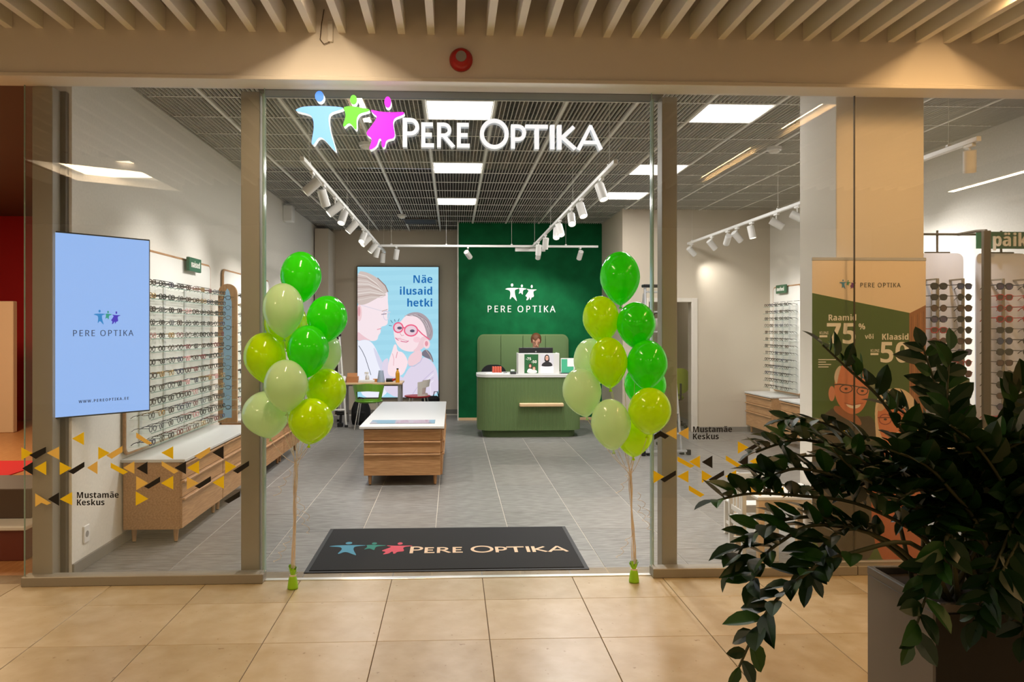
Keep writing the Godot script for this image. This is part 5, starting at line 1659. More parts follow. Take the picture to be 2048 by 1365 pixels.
# ---------------------------------------------------------------- desk corner at the back left
func desk_corner() -> void:
	var t := thing("desk", "light wood work desk in front of the light box", "desk", W(-1.40, 0, 13.5))
	part(t, "desk_top", MB.new().box(Vector3(0, 0.715, 0), Vector3(1.06, 0.03, 0.62), 0.004), M.pale_wood)
	for x in [-0.48, 0.48]:
		for z in [-0.26, 0.26]:
			part(t, "leg", MB.new().box(Vector3(x, 0.35, z), Vector3(0.05, 0.70, 0.05), 0.003), M.grey_plastic)
	part(t, "rail", MB.new().box(Vector3(0, 0.66, -0.26), Vector3(0.94, 0.05, 0.02)), M.grey_plastic)
	var y := 0.73
	var b := thing("drink_bottle", "amber juice bottle on the desk", "bottle", W(-0.955, y, 13.30))
	part(b, "body", MB.new().lathe([Vector2(0, 0), Vector2(0.034, 0), Vector2(0.036, 0.01), Vector2(0.036, 0.15), Vector2(0.03, 0.18), Vector2(0.016, 0.205), Vector2(0.016, 0.225), Vector2(0, 0.225)], 18), M.bottle_amber)
	part(b, "cap", MB.new().cyl(Vector3(0, 0.225, 0), Vector3(0, 0.245, 0), 0.018), M.black)
	var cb := thing("cardboard_box", "open brown cardboard box on the left of the desk", "box", W(-1.74, y, 13.4))
	part(cb, "body", MB.new().box(Vector3(0, 0.05, 0), Vector3(0.19, 0.10, 0.2), 0.003), M.cardboard)
	var fl := MB.new()
	fl.xf = Transform3D(Basis(Vector3.RIGHT, -0.5), Vector3(0, 0.1, 0.08))
	fl.box(Vector3(0, 0.035, 0), Vector3(0.17, 0.07, 0.004))
	part(cb, "flap", fl, M.cardboard)
	var cup := thing("paper_cup", "upturned blue grey tapered holder on the desk", "cup", W(-1.245, y, 13.35))
	part(cup, "body", MB.new().lathe([Vector2(0, 0), Vector2(0.07, 0), Vector2(0.068, 0.01), Vector2(0.04, 0.205), Vector2(0, 0.207)], 20), M.cup_blue)
	solo("plastic_tray", "flat white plastic tray lying on the desk", "tray", MB.new().box(Vector3(0, 0.022, 0), Vector3(0.27, 0.044, 0.16), 0.006), M.white_plastic, W(-1.49, y, 13.31))
	var sp := thing("spray_bottle", "small white spray bottle on the desk", "bottle", W(-1.50, y, 13.52))
	part(sp, "body", MB.new().lathe([Vector2(0, 0), Vector2(0.036, 0), Vector2(0.036, 0.09), Vector2(0.014, 0.12), Vector2(0.012, 0.14)], 16), M.white_plastic)
	part(sp, "trigger", MB.new().box(Vector3(-0.012, 0.155, 0), Vector3(0.07, 0.03, 0.025), 0.005).box(Vector3(-0.035, 0.128, 0), Vector3(0.01, 0.04, 0.018), 0.003), M.paint_white)
	solo("tape_roll", "orange tape roll lying on the desk", "tape", MB.new().cyl(Vector3.ZERO, Vector3(0, 0.05, 0), 0.055, -1, 20), M.orange, W(-1.345, y, 13.50))
	var pt := thing("power_tool", "black and red power tool lying on the desk", "tool", W(-1.07, y, 13.40))
	part(pt, "motor", MB.new().cyl(Vector3(-0.09, 0.035, 0), Vector3(0.03, 0.035, 0), 0.032, 0.03, 14), M.black)
	part(pt, "grip", MB.new().cyl(Vector3(0.02, 0.035, 0.01), Vector3(0.1, 0.06, 0.03), 0.022, 0.016, 12), M.red)
	solo("paper_roll", "white crumpled bag at the left end of the desk", "bag", MB.new().lathe([Vector2(0, 0), Vector2(0.045, 0.005), Vector2(0.055, 0.04), Vector2(0.045, 0.085), Vector2(0.02, 0.11), Vector2(0, 0.108)], 9), M.paper, W(-1.885, y, 13.36))
	# chairs
	shell_chair(thing("desk_chair", "green plastic shell chair with open back and metal legs", "chair", W(-1.40, 0, 12.82)), M.chair_green, M.chair_green)
	shell_chair(thing("desk_chair", "white shell chair with a red seat right of the desk", "chair", W(-0.61, 0, 13.72), deg_to_rad(82)), M.linen, M.red)
	# bag, drill, ladder
	var bag := thing("backpack", "black backpack on the floor under the desk", "backpack", W(-1.60, 0, 13.42))
	part(bag, "body", MB.new().lathe([Vector2(0, 0), Vector2(0.15, 0.0), Vector2(0.17, 0.08), Vector2(0.165, 0.26), Vector2(0.12, 0.38), Vector2(0.05, 0.42), Vector2(0, 0.42)], 12), M.black_cloth)
	part(bag, "pocket", MB.new().box(Vector3(0, 0.14, 0.15), Vector3(0.2, 0.2, 0.08), 0.03), M.black_cloth)
	part(bag, "strap", MB.new().tube([Vector3(-0.06, 0.40, 0.05), Vector3(-0.03, 0.47, 0.06), Vector3(0.04, 0.46, 0.06), Vector3(0.06, 0.40, 0.05)], 0.009, 6), M.black_cloth)
	var dr := thing("cordless_drill", "black cordless drill standing on the floor by the ladder", "drill", W(-1.90, 0, 13.04))
	part(dr, "battery", MB.new().box(Vector3(0, 0.035, 0), Vector3(0.09, 0.07, 0.11), 0.008), M.black)
	part(dr, "grip", MB.new().cyl(Vector3(0, 0.07, 0), Vector3(0.01, 0.2, 0.01), 0.024, 0.022, 12), M.black)
	part(dr, "motor", MB.new().cyl(Vector3(-0.06, 0.23, 0.0), Vector3(0.08, 0.23, 0.0), 0.036, 0.03, 14), M.black)
	part(dr, "chuck", MB.new().cyl(Vector3(0.08, 0.23, 0), Vector3(0.12, 0.23, 0), 0.02, 0.012, 12), M.metal_dark)
	step_ladder("white step ladder half hidden behind the left balloons", W(-2.02, 0, 12.9), 0.3, 1.55, 0.24, 0.17, M.paint_white, false)
	step_ladder("tall aluminium step ladder standing behind the right balloons", W(2.79, 0, 9.95), 0.1, 2.24, 0.23, 0.16, M.aluminium, true)
	# dark camera bag against the light box
	var kb := thing("tool_bag", "dark tool bag leaning under the light box", "bag", W(-0.42, 0, 14.6))
	part(kb, "body", MB.new().box(Vector3(0, 0.19, 0), Vector3(0.34, 0.38, 0.2), 0.05), M.black_cloth)
	part(kb, "handle", MB.new().tube([Vector3(0.05, 0.37, 0), Vector3(0.07, 0.46, 0), Vector3(0.13, 0.46, 0), Vector3(0.15, 0.36, 0)], 0.01, 6), M.black)

func shell_chair(t: Node3D, m: Material, seat_m: Material) -> void:
	# seat pan, open backrest ring and four splayed metal legs; the back is towards +z (the viewer)
	part(t, "seat", MB.new().lathe([Vector2(0, -0.02), Vector2(0.18, -0.02), Vector2(0.235, 0.0), Vector2(0.23, 0.018), Vector2(0.17, 0.0), Vector2(0, -0.008)], 22, Vector3(0, 0.45, -0.02)), seat_m)
	var bk := MB.new()
	var rows := 7
	var cols := 13
	var grid := []
	for r in rows + 1:
		var line := []
		for c in cols + 1:
			var a := lerpf(-1.35, 1.35, float(c) / cols)
			var rad := lerpf(0.21, 0.27, float(r) / rows)
			line.append(Vector3(sin(a) * rad, lerpf(0.46, 0.76, float(r) / rows) - 0.03 * absf(a) * float(r) / rows, cos(a) * rad * 0.85 - 0.02))
		grid.append(line)
	for r in rows:
		for c in cols:
			if r >= 1 and r <= 3 and c >= 2 and c <= cols - 3:
				continue
			var p: Vector3 = grid[r][c]
			var q: Vector3 = grid[r][c + 1]
			var s: Vector3 = grid[r + 1][c + 1]
			var u: Vector3 = grid[r + 1][c]
			var nn := Vector3(p.x, 0.0, p.z).normalized()
			bk.quad(p, q, s, u, nn)
			var off := -nn * 0.012
			bk.quad(p + off, q + off, s + off, u + off, -nn)
			bk.quad(u, s, s + off, u + off, Vector3.UP)
			bk.quad(p, q, q + off, p + off, Vector3.DOWN)
	part(t, "backrest", bk, m)
	for sx in [-1.0, 1.0]:
		for sz in [-1.0, 1.0]:
			part(t, "leg", MB.new().cyl(Vector3(sx * 0.14, 0.44, sz * 0.13), Vector3(sx * 0.21, 0.0, sz * 0.2), 0.009, -1, 8), M.chrome)

func step_ladder(label: String, at: Vector3, turn: float, h: float, half: float, top_half: float, m: Material, bar: bool) -> void:
	var t := thing("step_ladder", label, "ladder", at, turn)
	var n := int(h / 0.27)
	for s in [-1.0, 1.0]:
		part(t, "rail", MB.new().tube([Vector3(s * half, 0.0, 0.0), Vector3(s * top_half, h, -0.32)], 0.018, 4), m)
		part(t, "rear_rail", MB.new().tube([Vector3(s * half, 0.0, -0.85), Vector3(s * top_half, h - 0.1, -0.36)], 0.014, 4), m)
		part(t, "foot_cap", MB.new().box(Vector3(s * half, 0.02, 0.0), Vector3(0.05, 0.04, 0.06), 0.004), M.black)
		part(t, "rear_foot_cap", MB.new().box(Vector3(s * half, 0.02, -0.85), Vector3(0.05, 0.04, 0.06), 0.004), M.black)
	for k in n:
		var u := (k + 1.0) / (n + 0.3)
		part(t, "step", MB.new().box(Vector3(0, u * h, -0.32 * u), Vector3(2 * lerpf(half, top_half, u) - 0.02, 0.022, 0.08), 0.004), m)
	part(t, "top_cap", MB.new().box(Vector3(0, h, -0.33), Vector3(top_half * 2 + 0.06, 0.04, 0.1), 0.008), M.black)
	if bar:
		part(t, "stabiliser", MB.new().box(Vector3(0, 0.05, 0.03), Vector3(0.62, 0.03, 0.03), 0.003), m)
		for s in [-1.0, 1.0]:
			part(t, "stabiliser_foot", MB.new().box(Vector3(s * 0.31, 0.035, 0.03), Vector3(0.05, 0.07, 0.06), 0.005), M.black)

# ---------------------------------------------------------------- store room and right side
func right_side() -> void:
	var rk := thing("coat_stand", "black coat stand with hanging clothes inside the store room", "coat stand", W(3.78, 0, 13.75))
	part(rk, "pole", MB.new().tube([Vector3(0, 0.02, 0), Vector3(0, 1.86, 0), Vector3(-0.03, 1.93, 0), Vector3(-0.1, 1.95, 0), Vector3(-0.15, 1.9, 0)], 0.014, 8), M.black)
	part(rk, "base", MB.new().cyl(Vector3(0, 0, 0), Vector3(0, 0.025, 0), 0.2, -1, 20), M.black)
	part(rk, "shirt", MB.new().lathe([Vector2(0.02, 0), Vector2(0.1, -0.05), Vector2(0.13, -0.2), Vector2(0.1, -0.5), Vector2(0, -0.5)], 9, Vector3(-0.08, 1.85, 0)), M.linen)
	part(rk, "trousers", MB.new().lathe([Vector2(0.06, 0), Vector2(0.11, -0.1), Vector2(0.1, -0.6), Vector2(0, -0.6)], 8, Vector3(-0.06, 1.36, 0)), M.denim)
	var oc := thing("office_chair", "lime green office chair inside the store room doorway", "chair", W(3.66, 0, 12.75), 0.5)
	office_chair(oc, M.lime_fabric, 0.5, 1.0, 0.44)
	var sg := thing("notice", "small cream notice with black print seen behind the right post", "notice", W(3.19, 1.27, 12.72))
	part(sg, "card", MB.new().box(Vector3.ZERO, Vector3(0.34, 0.30, 0.01), 0.002), M.linen)
	text(sg, "lettering", "03", 0.11, M.ink, Vector3(0, 0.05, 0.007), true, HORIZONTAL_ALIGNMENT_CENTER, 0.002)
	part(sg, "stand", MB.new().cyl(Vector3(0, -1.27, -0.02), Vector3(0, 0.0, -0.02), 0.01, -1, 8), M.black)
	# children's table and chair
	var tb := thing("kids_table", "white wooden children's table behind the right window", "table", W(2.395, 0, 5.50))
	part(tb, "table_top", MB.new().box(Vector3(0, 0.47, 0), Vector3(0.53, 0.022, 0.48), 0.004), M.paint_white)
	part(tb, "apron", MB.new().box(Vector3(0, 0.43, 0.21), Vector3(0.44, 0.06, 0.016)).box(Vector3(0, 0.43, -0.21), Vector3(0.44, 0.06, 0.016)), M.pale_wood)
	for x in [-0.235, 0.235]:
		for z in [-0.21, 0.21]:
			part(tb, "leg", MB.new().box(Vector3(x, 0.23, z), Vector3(0.045, 0.46, 0.045), 0.003), M.pale_wood)
	kids_chair(thing("kids_chair", "small white wooden children's chair by the right window", "chair", W(2.19, 0, 5.49), PI / 2))
	kids_chair(thing("kids_chair", "small white children's chair on the far side of the low table", "chair", W(2.34, 0, 6.0), PI))

func kids_chair(t: Node3D) -> void:
	part(t, "seat", MB.new().box(Vector3(0, 0.275, 0), Vector3(0.28, 0.018, 0.27), 0.004), M.paint_white)
	for x in [-0.125, 0.125]:
		part(t, "leg", MB.new().box(Vector3(x, 0.135, 0.115), Vector3(0.03, 0.27, 0.03), 0.003), M.paint_white)
		part(t, "back_post", MB.new().box(Vector3(x, 0.27, -0.12), Vector3(0.03, 0.54, 0.03), 0.003), M.paint_white)
		part(t, "stretcher", MB.new().box(Vector3(x, 0.1, 0), Vector3(0.014, 0.022, 0.22)), M.paint_white)
	part(t, "apron", MB.new().box(Vector3(0, 0.245, 0.115), Vector3(0.22, 0.04, 0.014)).box(Vector3(0, 0.245, -0.12), Vector3(0.22, 0.04, 0.014)), M.paint_white)
	part(t, "top_rail", MB.new().box(Vector3(0, 0.51, -0.12), Vector3(0.22, 0.05, 0.016), 0.003), M.paint_white)
	part(t, "low_rail", MB.new().box(Vector3(0, 0.34, -0.12), Vector3(0.22, 0.04, 0.016), 0.003), M.paint_white)
	for k in 3:
		part(t, "back_slat", MB.new().box(Vector3(-0.06 + 0.06 * k, 0.425, -0.12), Vector3(0.03, 0.14, 0.01)), M.paint_white)

# ---------------------------------------------------------------- the foreground plant
const STEMS := [
	[1.424, 0.994, 2.3, 1.212, 0.973, 2.287, 1.112, 0.945, 2.273, 1.029, 0.897, 2.26, 0.954, 0.835, 2.247, 0.896, 0.76, 2.233, 0.843, 0.663, 2.22],
	[1.582, 0.952, 2.5, 1.343, 1.079, 2.47, 1.127, 1.117, 2.44, 0.95, 1.132, 2.41, 0.83, 1.117, 2.38],
	[1.614, 0.99, 2.55, 1.377, 1.217, 2.532, 1.196, 1.285, 2.515, 1.086, 1.278, 2.498, 0.998, 1.253, 2.48],
	[1.551, 0.999, 2.45, 1.295, 1.159, 2.442, 1.125, 1.206, 2.435, 1.031, 1.185, 2.428, 0.979, 1.175, 2.42],
	[1.667, 0.989, 2.55, 1.585, 1.242, 2.575, 1.488, 1.413, 2.6, 1.391, 1.513, 2.625, 1.305, 1.603, 2.65],
	[1.735, 0.993, 2.6, 1.736, 1.267, 2.633, 1.728, 1.442, 2.667, 1.701, 1.593, 2.7],
	[1.755, 1.018, 2.5, 1.717, 1.248, 2.533, 1.704, 1.415, 2.567, 1.735, 1.587, 2.6],
	[1.841, 1.017, 2.5, 1.829, 1.255, 2.483, 1.851, 1.391, 2.467, 1.89, 1.491, 2.45],
	[1.404, 0.974, 2.4, 1.159, 1.041, 2.37, 1.018, 0.995, 2.34, 0.942, 0.943, 2.31, 0.907, 0.892, 2.28],
	[1.522, 1.029, 2.28, 1.476, 0.961, 2.253, 1.412, 0.858, 2.227, 1.35, 0.736, 2.2],
	[1.61, 0.994, 2.6, 1.494, 1.152, 2.6, 1.36, 1.295, 2.6, 1.228, 1.348, 2.6, 1.148, 1.342, 2.6],
	[1.433, 0.952, 2.45, 1.218, 1.043, 2.423, 1.058, 1.051, 2.395, 0.934, 1.004, 2.367, 0.863, 0.912, 2.34],
	[1.685, 1.027, 2.4, 1.698, 1.192, 2.383, 1.735, 1.274, 2.367, 1.821, 1.332, 2.35],
	[1.615, 1.023, 2.42, 1.436, 1.11, 2.4, 1.294, 1.196, 2.38, 1.179, 1.295, 2.36],
	[1.673, 1.022, 2.36, 1.562, 1.154, 2.34, 1.468, 1.237, 2.32, 1.345, 1.287, 2.3],
	[1.787, 1.02, 2.36, 1.74, 1.152, 2.34, 1.644, 1.282, 2.32, 1.535, 1.363, 2.3],
	[1.382, 0.977, 2.42, 1.249, 1.019, 2.387, 1.151, 0.967, 2.353, 1.103, 0.884, 2.32],
]

func leaf_mesh(bend: float) -> ArrayMesh:
	# a glossy pointed leaf along +y, length 1, folded a little along its midrib
	var m := MB.new()
	var rows := [[0.0, 0.03], [0.12, 0.15], [0.35, 0.26], [0.6, 0.25], [0.82, 0.15], [1.0, 0.0]]
	for k in 5:
		var a: Array = rows[k]
		var b: Array = rows[k + 1]
		var za: float = bend * a[0] * a[0]
		var zb: float = bend * b[0] * b[0]
		for s in [-1.0, 1.0]:
			var p := Vector3(0, a[0], za)
			var q := Vector3(s * a[1], a[0], za + a[1] * 0.35)
			var r := Vector3(s * b[1], b[0], zb + b[1] * 0.35)
			var u := Vector3(0, b[0], zb)
			m.quad(p, q, r, u, Vector3(-s * 0.33, 0, 1).normalized())
	return m.mesh()

func along(p: PackedVector3Array, u: float) -> Vector3:
	var f := u * (p.size() - 1)
	var k := mini(int(f), p.size() - 2)
	var a := p[maxi(k - 1, 0)]
	var d := p[mini(k + 2, p.size() - 1)]
	return p[k].cubic_interpolate(p[k + 1], a, d, f - k)

func plant() -> void:
	rng.seed = 21
	var pl := thing("planter", "tall dark grey box planter at the right foreground", "planter", W(1.96, 0, 2.535))
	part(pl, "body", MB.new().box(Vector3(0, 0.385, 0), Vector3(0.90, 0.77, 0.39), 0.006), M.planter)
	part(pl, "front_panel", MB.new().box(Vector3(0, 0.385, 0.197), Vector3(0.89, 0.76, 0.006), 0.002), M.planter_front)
	for s in [-1.0, 1.0]:
		part(pl, "rim", MB.new().box(Vector3(s * 0.44, 0.78, 0), Vector3(0.02, 0.03, 0.39), 0.003), M.planter)
		part(pl, "rim", MB.new().box(Vector3(0, 0.78, s * 0.185), Vector3(0.86, 0.03, 0.02), 0.003), M.planter)
	part(pl, "soil", MB.new().box(Vector3(0, 0.765, 0), Vector3(0.86, 0.012, 0.35)), M.soil)
	var t := thing("potted_plant", "large dark glossy leaved plant overflowing the dark planter", "plant", W(1.96, 0.771, 2.535))
	var lm := [leaf_mesh(-0.15), leaf_mesh(0.12), leaf_mesh(-0.35)]
	var lines := []
	for s in STEMS:
		var p := PackedVector3Array()
		var last := W(s[0], s[1], s[2])
		p.append(W(clampf(last.x + 0.12, 1.62, 2.3), 0.772, clampf(-last.z, 2.42, 2.64)))
		for k in range(0, s.size(), 3):
			p.append(W(s[k], s[k + 1], s[k + 2]))
		lines.append(p)
	for k in 40:
		var r := W(rng.randf_range(1.6, 2.3), 0.772, rng.randf_range(2.40, 2.66))
		var e := W(rng.randf_range(1.2, 2.15), rng.randf_range(1.0, 1.38), rng.randf_range(2.22, 2.8))
		if k > 31:
			e = W(rng.randf_range(1.35, 2.1), rng.randf_range(0.72, 0.92), rng.randf_range(2.16, 2.27))
		var mid := r.lerp(e, 0.5) + Vector3(0, 0.16 if k <= 31 else 0.34, 0)
		lines.append(PackedVector3Array([r, r.lerp(mid, 0.55) + Vector3(0, 0.06, 0), mid, mid.lerp(e, 0.6) + Vector3(0, 0.03, 0), e]))
	var extra := MB.new()
	var extra_count := 0
	var built := 0
	for n in lines.size():
		var p: PackedVector3Array = lines[n]
		var pts := []
		var steps := p.size() * 4
		for k in steps + 1:
			pts.append(along(p, float(k) / steps) - t.position)
		var stem := part(t, "stem", MB.new().tube(pts, 0.008, 6, 0.0035), M.stem)
		var length := 0.0
		for k in steps:
			length += pts[k].distance_to(pts[k + 1])
		var count := clampi(int(length / 0.036), 8, 22)
		var start := 0.28 if n < STEMS.size() else 0.34
		var turn := rng.randf() * TAU
		for k in count:
			var u := lerpf(start, 1.0, float(k) / (count - 1))
			var at := along(p, u) - t.position
			var dir := (along(p, minf(u + 0.02, 1.0)) - along(p, maxf(u - 0.02, 0.0))).normalized()
			var side := dir.cross(Vector3.UP if absf(dir.y) < 0.85 else Vector3.BACK).normalized()
			var up := side.cross(dir).normalized()
			var s := 1.0 if k % 2 else -1.0
			var a := turn * 0.15 + rng.randf_range(-0.5, 0.5)
			var out := (side * s * cos(a) + up * sin(a)).normalized()
			if k == count - 1:
				out = dir
			var y := (dir * rng.randf_range(0.45, 0.85) + out * 0.9).normalized()
			var z := (up + Vector3(rng.randf_range(-0.35, 0.35), 0.2, rng.randf_range(-0.35, 0.35)))
			z = (z - y * z.dot(y)).normalized()
			var x := y.cross(z)
			var size := rng.randf_range(0.085, 0.12) * (0.75 if u > 0.93 else 1.0)
			var xf := Transform3D(Basis(x, y, z).scaled_local(Vector3.ONE * size), at)
			if built < 300 and (n < STEMS.size() or k % 2 == 0):
				var l := part(stem, "leaf", lm[k % 3], M.leaf_mid if (k + n) % 3 == 0 else M.leaf_dark)
				l.transform = xf
				built += 1
			else:
				extra.xf = xf
				extra_leaf(extra)
				extra_count += 1
	if extra_count:
		var f := part(t, "foliage", extra, M.leaf_dark)
		f.set_meta("kind", "stuff")

func extra_leaf(m: MB) -> void:
	var rows := [[0.0, 0.03], [0.12, 0.15], [0.35, 0.26], [0.6, 0.25], [0.82, 0.15], [1.0, 0.0]]
	for k in 5:
		for s in [-1.0, 1.0]:
			var a: Array = rows[k]
			var b: Array = rows[k + 1]
			m.quad(Vector3(0, a[0], -0.15 * a[0] * a[0]), Vector3(s * a[1], a[0], a[1] * 0.35 - 0.15 * a[0] * a[0]), Vector3(s * b[1], b[0], b[1] * 0.35 - 0.15 * b[0] * b[0]), Vector3(0, b[0], -0.15 * b[0] * b[0]), Vector3(-s * 0.33, 0, 1).normalized())

# ---------------------------------------------------------------- the person behind the counter
# distance to smoothly joined tapered capsules [a, b, ra, rb] and ellipsoids [centre, radii]
func field(p: Vector3, caps: Array, balls: Array, k: float) -> float:
	var d := 1.0
	for c in caps:
		var ab: Vector3 = c[1] - c[0]
		var h := clampf((p - c[0]).dot(ab) / maxf(ab.length_squared(), 1e-9), 0.0, 1.0)
		var e := p.distance_to(c[0] + ab * h) - lerpf(c[2], c[3], h)
		var g := clampf(0.5 + 0.5 * (e - d) / k, 0.0, 1.0)
		d = lerpf(e, d, g) - k * g * (1.0 - g)
	for b in balls:
		var q: Vector3 = (p - b[0]) / b[1]
		var l := q.length()
		var e2 := (l - 1.0) * minf(b[1].x, minf(b[1].y, b[1].z))
		var g2 := clampf(0.5 + 0.5 * (e2 - d) / k, 0.0, 1.0)
		d = lerpf(e2, d, g2) - k * g2 * (1.0 - g2)
	return d

func nets(f: Callable, lo: Vector3, hi: Vector3, cell: float, m: MB) -> void:
	var nx := int((hi.x - lo.x) / cell) + 2
	var ny := int((hi.y - lo.y) / cell) + 2
	var nz := int((hi.z - lo.z) / cell) + 2
	var val := PackedFloat32Array()
	val.resize(nx * ny * nz)
	for x in nx:
		for y in ny:
			for z in nz:
				val[(x * ny + y) * nz + z] = f.call(lo + Vector3(x, y, z) * cell)
	var id := {}
	var e := cell * 0.5
	for x in nx - 1:
		for y in ny - 1:
			for z in nz - 1:
				var sum := Vector3.ZERO
				var n := 0
				for a in [[0, 0, 0, 1, 0, 0], [0, 1, 0, 1, 1, 0], [0, 0, 1, 1, 0, 1], [0, 1, 1, 1, 1, 1], [0, 0, 0, 0, 1, 0], [1, 0, 0, 1, 1, 0], [0, 0, 1, 0, 1, 1], [1, 0, 1, 1, 1, 1], [0, 0, 0, 0, 0, 1], [1, 0, 0, 1, 0, 1], [0, 1, 0, 0, 1, 1], [1, 1, 0, 1, 1, 1]]:
					var va := val[((x + a[0]) * ny + y + a[1]) * nz + z + a[2]]
					var vb := val[((x + a[3]) * ny + y + a[4]) * nz + z + a[5]]
					if (va < 0.0) != (vb < 0.0):
						sum += Vector3(a[0], a[1], a[2]).lerp(Vector3(a[3], a[4], a[5]), va / (va - vb))
						n += 1
				if n:
					var p := lo + (Vector3(x, y, z) + sum / n) * cell
					var g := Vector3(f.call(p + Vector3(e, 0, 0)) - f.call(p - Vector3(e, 0, 0)), f.call(p + Vector3(0, e, 0)) - f.call(p - Vector3(0, e, 0)), f.call(p + Vector3(0, 0, e)) - f.call(p - Vector3(0, 0, e)))
					id[(x * ny + y) * nz + z] = m.put(p, g.normalized())
	for x in range(1, nx - 1):
		for y in range(1, ny - 1):
			for z in range(1, nz - 1):
				var at := (x * ny + y) * nz + z
				var v0 := val[at] < 0.0
				for ax in 3:
					var st: int = [ny * nz, nz, 1][ax]
					if v0 == (val[at + st] < 0.0):
						continue
					var s1: int = [ny * nz, nz, 1][(ax + 1) % 3]
					var s2: int = [ny * nz, nz, 1][(ax + 2) % 3]
					var q := [at - s1 - s2, at - s2, at, at - s1]
					if id.has(q[0]) and id.has(q[1]) and id.has(q[2]) and id.has(q[3]):
						m.face(id[q[0]], id[q[1]], id[q[2]])
						m.face(id[q[0]], id[q[2]], id[q[3]])

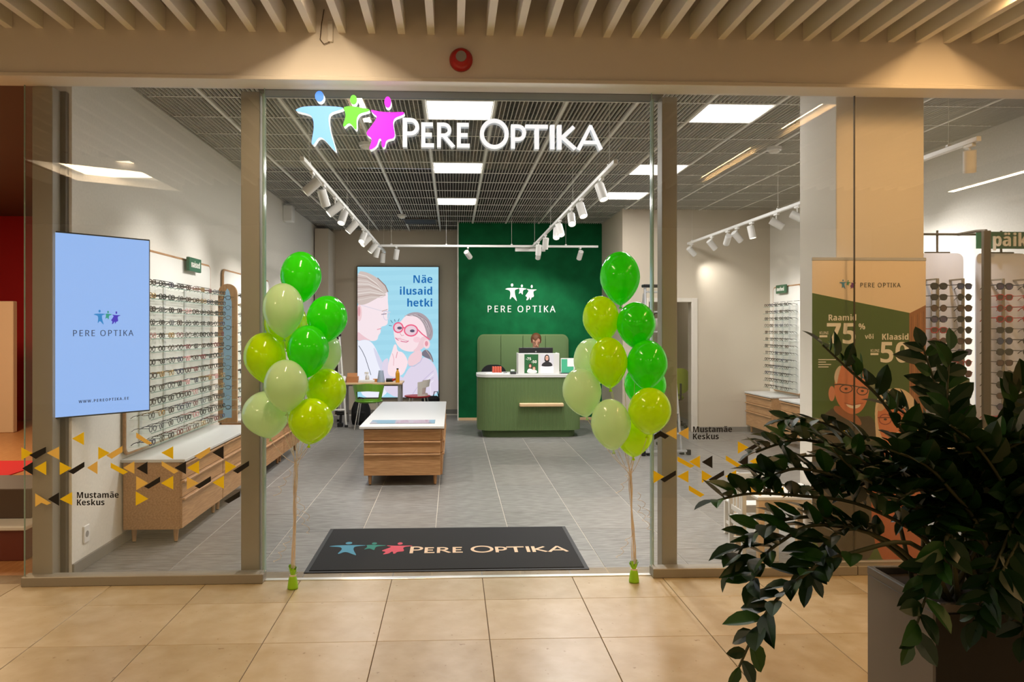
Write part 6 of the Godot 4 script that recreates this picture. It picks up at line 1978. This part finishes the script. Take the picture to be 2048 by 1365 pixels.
func person() -> void:
	var t := thing("person", "person with short brown hair in a light shirt looking down behind the monitor", "person", W(1.40, 0.55, 12.85))
	# heights above the seat: shoulders 0.58, chin 0.78, crown 1.03
	var hb := Basis(Vector3.RIGHT, 0.42)
	var hc := Vector3(0, 0.905, 0.03)
	var H := func(v: Vector3) -> Vector3: return hc + hb * v
	var head_balls := [[Vector3(0, 0.025, -0.01), Vector3(0.077, 0.095, 0.096)]]
	var head_caps := [
		[Vector3(0, -0.03, 0.025), Vector3(0, -0.085, 0.055), 0.062, 0.030], [Vector3(0, 0.01, 0.083), Vector3(0, -0.03, 0.106), 0.010, 0.013],
		[Vector3(-0.078, 0.0, -0.005), Vector3(-0.08, -0.03, 0.0), 0.012, 0.010], [Vector3(0.078, 0.0, -0.005), Vector3(0.08, -0.03, 0.0), 0.012, 0.010],
		[Vector3(-0.045, 0.025, 0.072), Vector3(0.045, 0.025, 0.072), 0.012, 0.012], [Vector3(-0.022, -0.057, 0.078), Vector3(0.022, -0.057, 0.078), 0.008, 0.008]]
	var hm := MB.new()
	hm.xf = Transform3D(hb, hc)
	nets(func(p: Vector3) -> float: return field(p, head_caps, head_balls, 0.018), Vector3(-0.11, -0.13, -0.13), Vector3(0.11, 0.14, 0.14), 0.0085, hm)
	# neck, forearms and hands, joined to the head's surface
	var arms := [[Vector3(0, 0.60, -0.02), Vector3(0, 0.86, 0.0), 0.058, 0.052]]
	for s in [-1.0, 1.0]:
		var wr := Vector3(s * 0.12, 0.445, 0.36)
		arms.append([Vector3(s * 0.25, 0.37, 0.12), wr, 0.042, 0.029])
		arms.append([wr, wr + Vector3(-s * 0.01, 0.0, 0.07), 0.030, 0.034])
		for k in 4:
			var b := wr + Vector3(s * (0.030 - 0.020 * k), 0.004, 0.085)
			var ln: float = [0.062, 0.074, 0.078, 0.066][k]
			arms.append([b, b + Vector3(0, 0.006, ln * 0.5), 0.0095, 0.009])
			arms.append([b + Vector3(0, 0.006, ln * 0.5), b + Vector3(0, -0.012, ln), 0.009, 0.0075])
		var th := wr + Vector3(-s * 0.03, 0.0, 0.04)
		arms.append([th, th + Vector3(-s * 0.035, -0.008, 0.045), 0.0115, 0.009])
	var body := MB.new()
	nets(func(p: Vector3) -> float: return field(p, arms.slice(0, 1), [], 0.03), Vector3(-0.1, 0.5, -0.12), Vector3(0.1, 0.95, 0.1), 0.012, body)
	for s in 2:
		var mine := arms.slice(1 + s * 11, 12 + s * 11)
		var cx := -0.17 if s == 0 else 0.17
		nets(func(p: Vector3) -> float: return field(p, mine, [], 0.008), Vector3(cx - 0.15, 0.30, 0.05), Vector3(cx + 0.15, 0.52, 0.56), 0.008, body)
	var first := body.v.size()
	body.v.append_array(hm.v)
	body.n.append_array(hm.n)
	body.t.append_array(hm.t)
	for q in hm.i:
		body.i.append(q + first)
	part(t, "body", body, M.skin)
	var shirt_caps := [[Vector3(0, 0.06, -0.02), Vector3(0, 0.48, -0.02), 0.15, 0.145], [Vector3(-0.15, 0.555, -0.02), Vector3(0.15, 0.555, -0.02), 0.07, 0.07], [Vector3(0, 0.56, -0.02), Vector3(0, 0.655, -0.015), 0.09, 0.066]]
	for s in [-1.0, 1.0]:
		shirt_caps.append([Vector3(s * 0.19, 0.55, -0.01), Vector3(s * 0.26, 0.37, 0.11), 0.066, 0.054])
		shirt_caps.append([Vector3(s * 0.26, 0.37, 0.11), Vector3(s * 0.17, 0.42, 0.27), 0.054, 0.045])
		shirt_caps.append([Vector3(s * 0.08, 0.08, 0.0), Vector3(s * 0.1, 0.07, 0.38), 0.085, 0.065])
	var sm := MB.new()
	nets(func(p: Vector3) -> float: return field(p, shirt_caps, [], 0.05), Vector3(-0.38, -0.12, -0.22), Vector3(0.38, 0.78, 0.50), 0.02, sm)
	part(t, "shirt", sm, M.shirt)
	var hair := MB.new()
	hair.xf = Transform3D(hb, hc)
	nets(func(p: Vector3) -> float:
		var o := field(p, [], [[Vector3(0, 0.03, -0.014), Vector3(0.089, 0.104, 0.108)]], 0.02)
		var face := maxf(maxf(absf(p.x) - 0.066, p.y - 0.062 - 0.02 * sin(p.x * 60.0)), 0.02 - p.z)
		return maxf(maxf(o, -face), -0.05 - p.y), Vector3(-0.12, -0.09, -0.15), Vector3(0.12, 0.16, 0.13), 0.0085, hair)
	part(t, "hair", hair, M.hair)
	for s in [-1.0, 1.0]:
		part(t, "eye", MB.new().lathe([Vector2(0, -0.005), Vector2(0.009, -0.003), Vector2(0.009, 0.003), Vector2(0, 0.005)], 10), M.ink, H.call(Vector3(s * 0.032, 0.006, 0.079)))
		var br := MB.new()
		br.xf = Transform3D(hb, hc)
		br.tube([Vector3(s * 0.016, 0.03, 0.086), Vector3(s * 0.034, 0.034, 0.083), Vector3(s * 0.052, 0.028, 0.073)], 0.0035, 5)
		part(t, "eyebrow", br, M.hair)
	var mo := MB.new()
	mo.xf = Transform3D(hb, hc)
	mo.tube([Vector3(-0.022, -0.056, 0.083), Vector3(0, -0.054, 0.089), Vector3(0.022, -0.056, 0.083)], 0.004, 5)
	part(t, "mouth", mo, M.lip)
	office_chair(thing("office_chair", "dark office chair under the person behind the counter", "chair", W(1.40, 0, 12.86), PI), M.black_cloth, 0.44, 0.95, 0.44)

func _ready() -> void:
	camera_and_light()
	materials()
	glow_materials()
	shell()
	entrance_sign()
	television()
	light_box()
	wall_logo()
	cabinets()
	island()
	counter()
	person()
	tracks()
	displays()
	sunglasses()
	banner()
	floor_mat()
	desk_corner()
	right_side()
	plant()
	balloons()
	ceiling_fittings()
	glass_stickers()
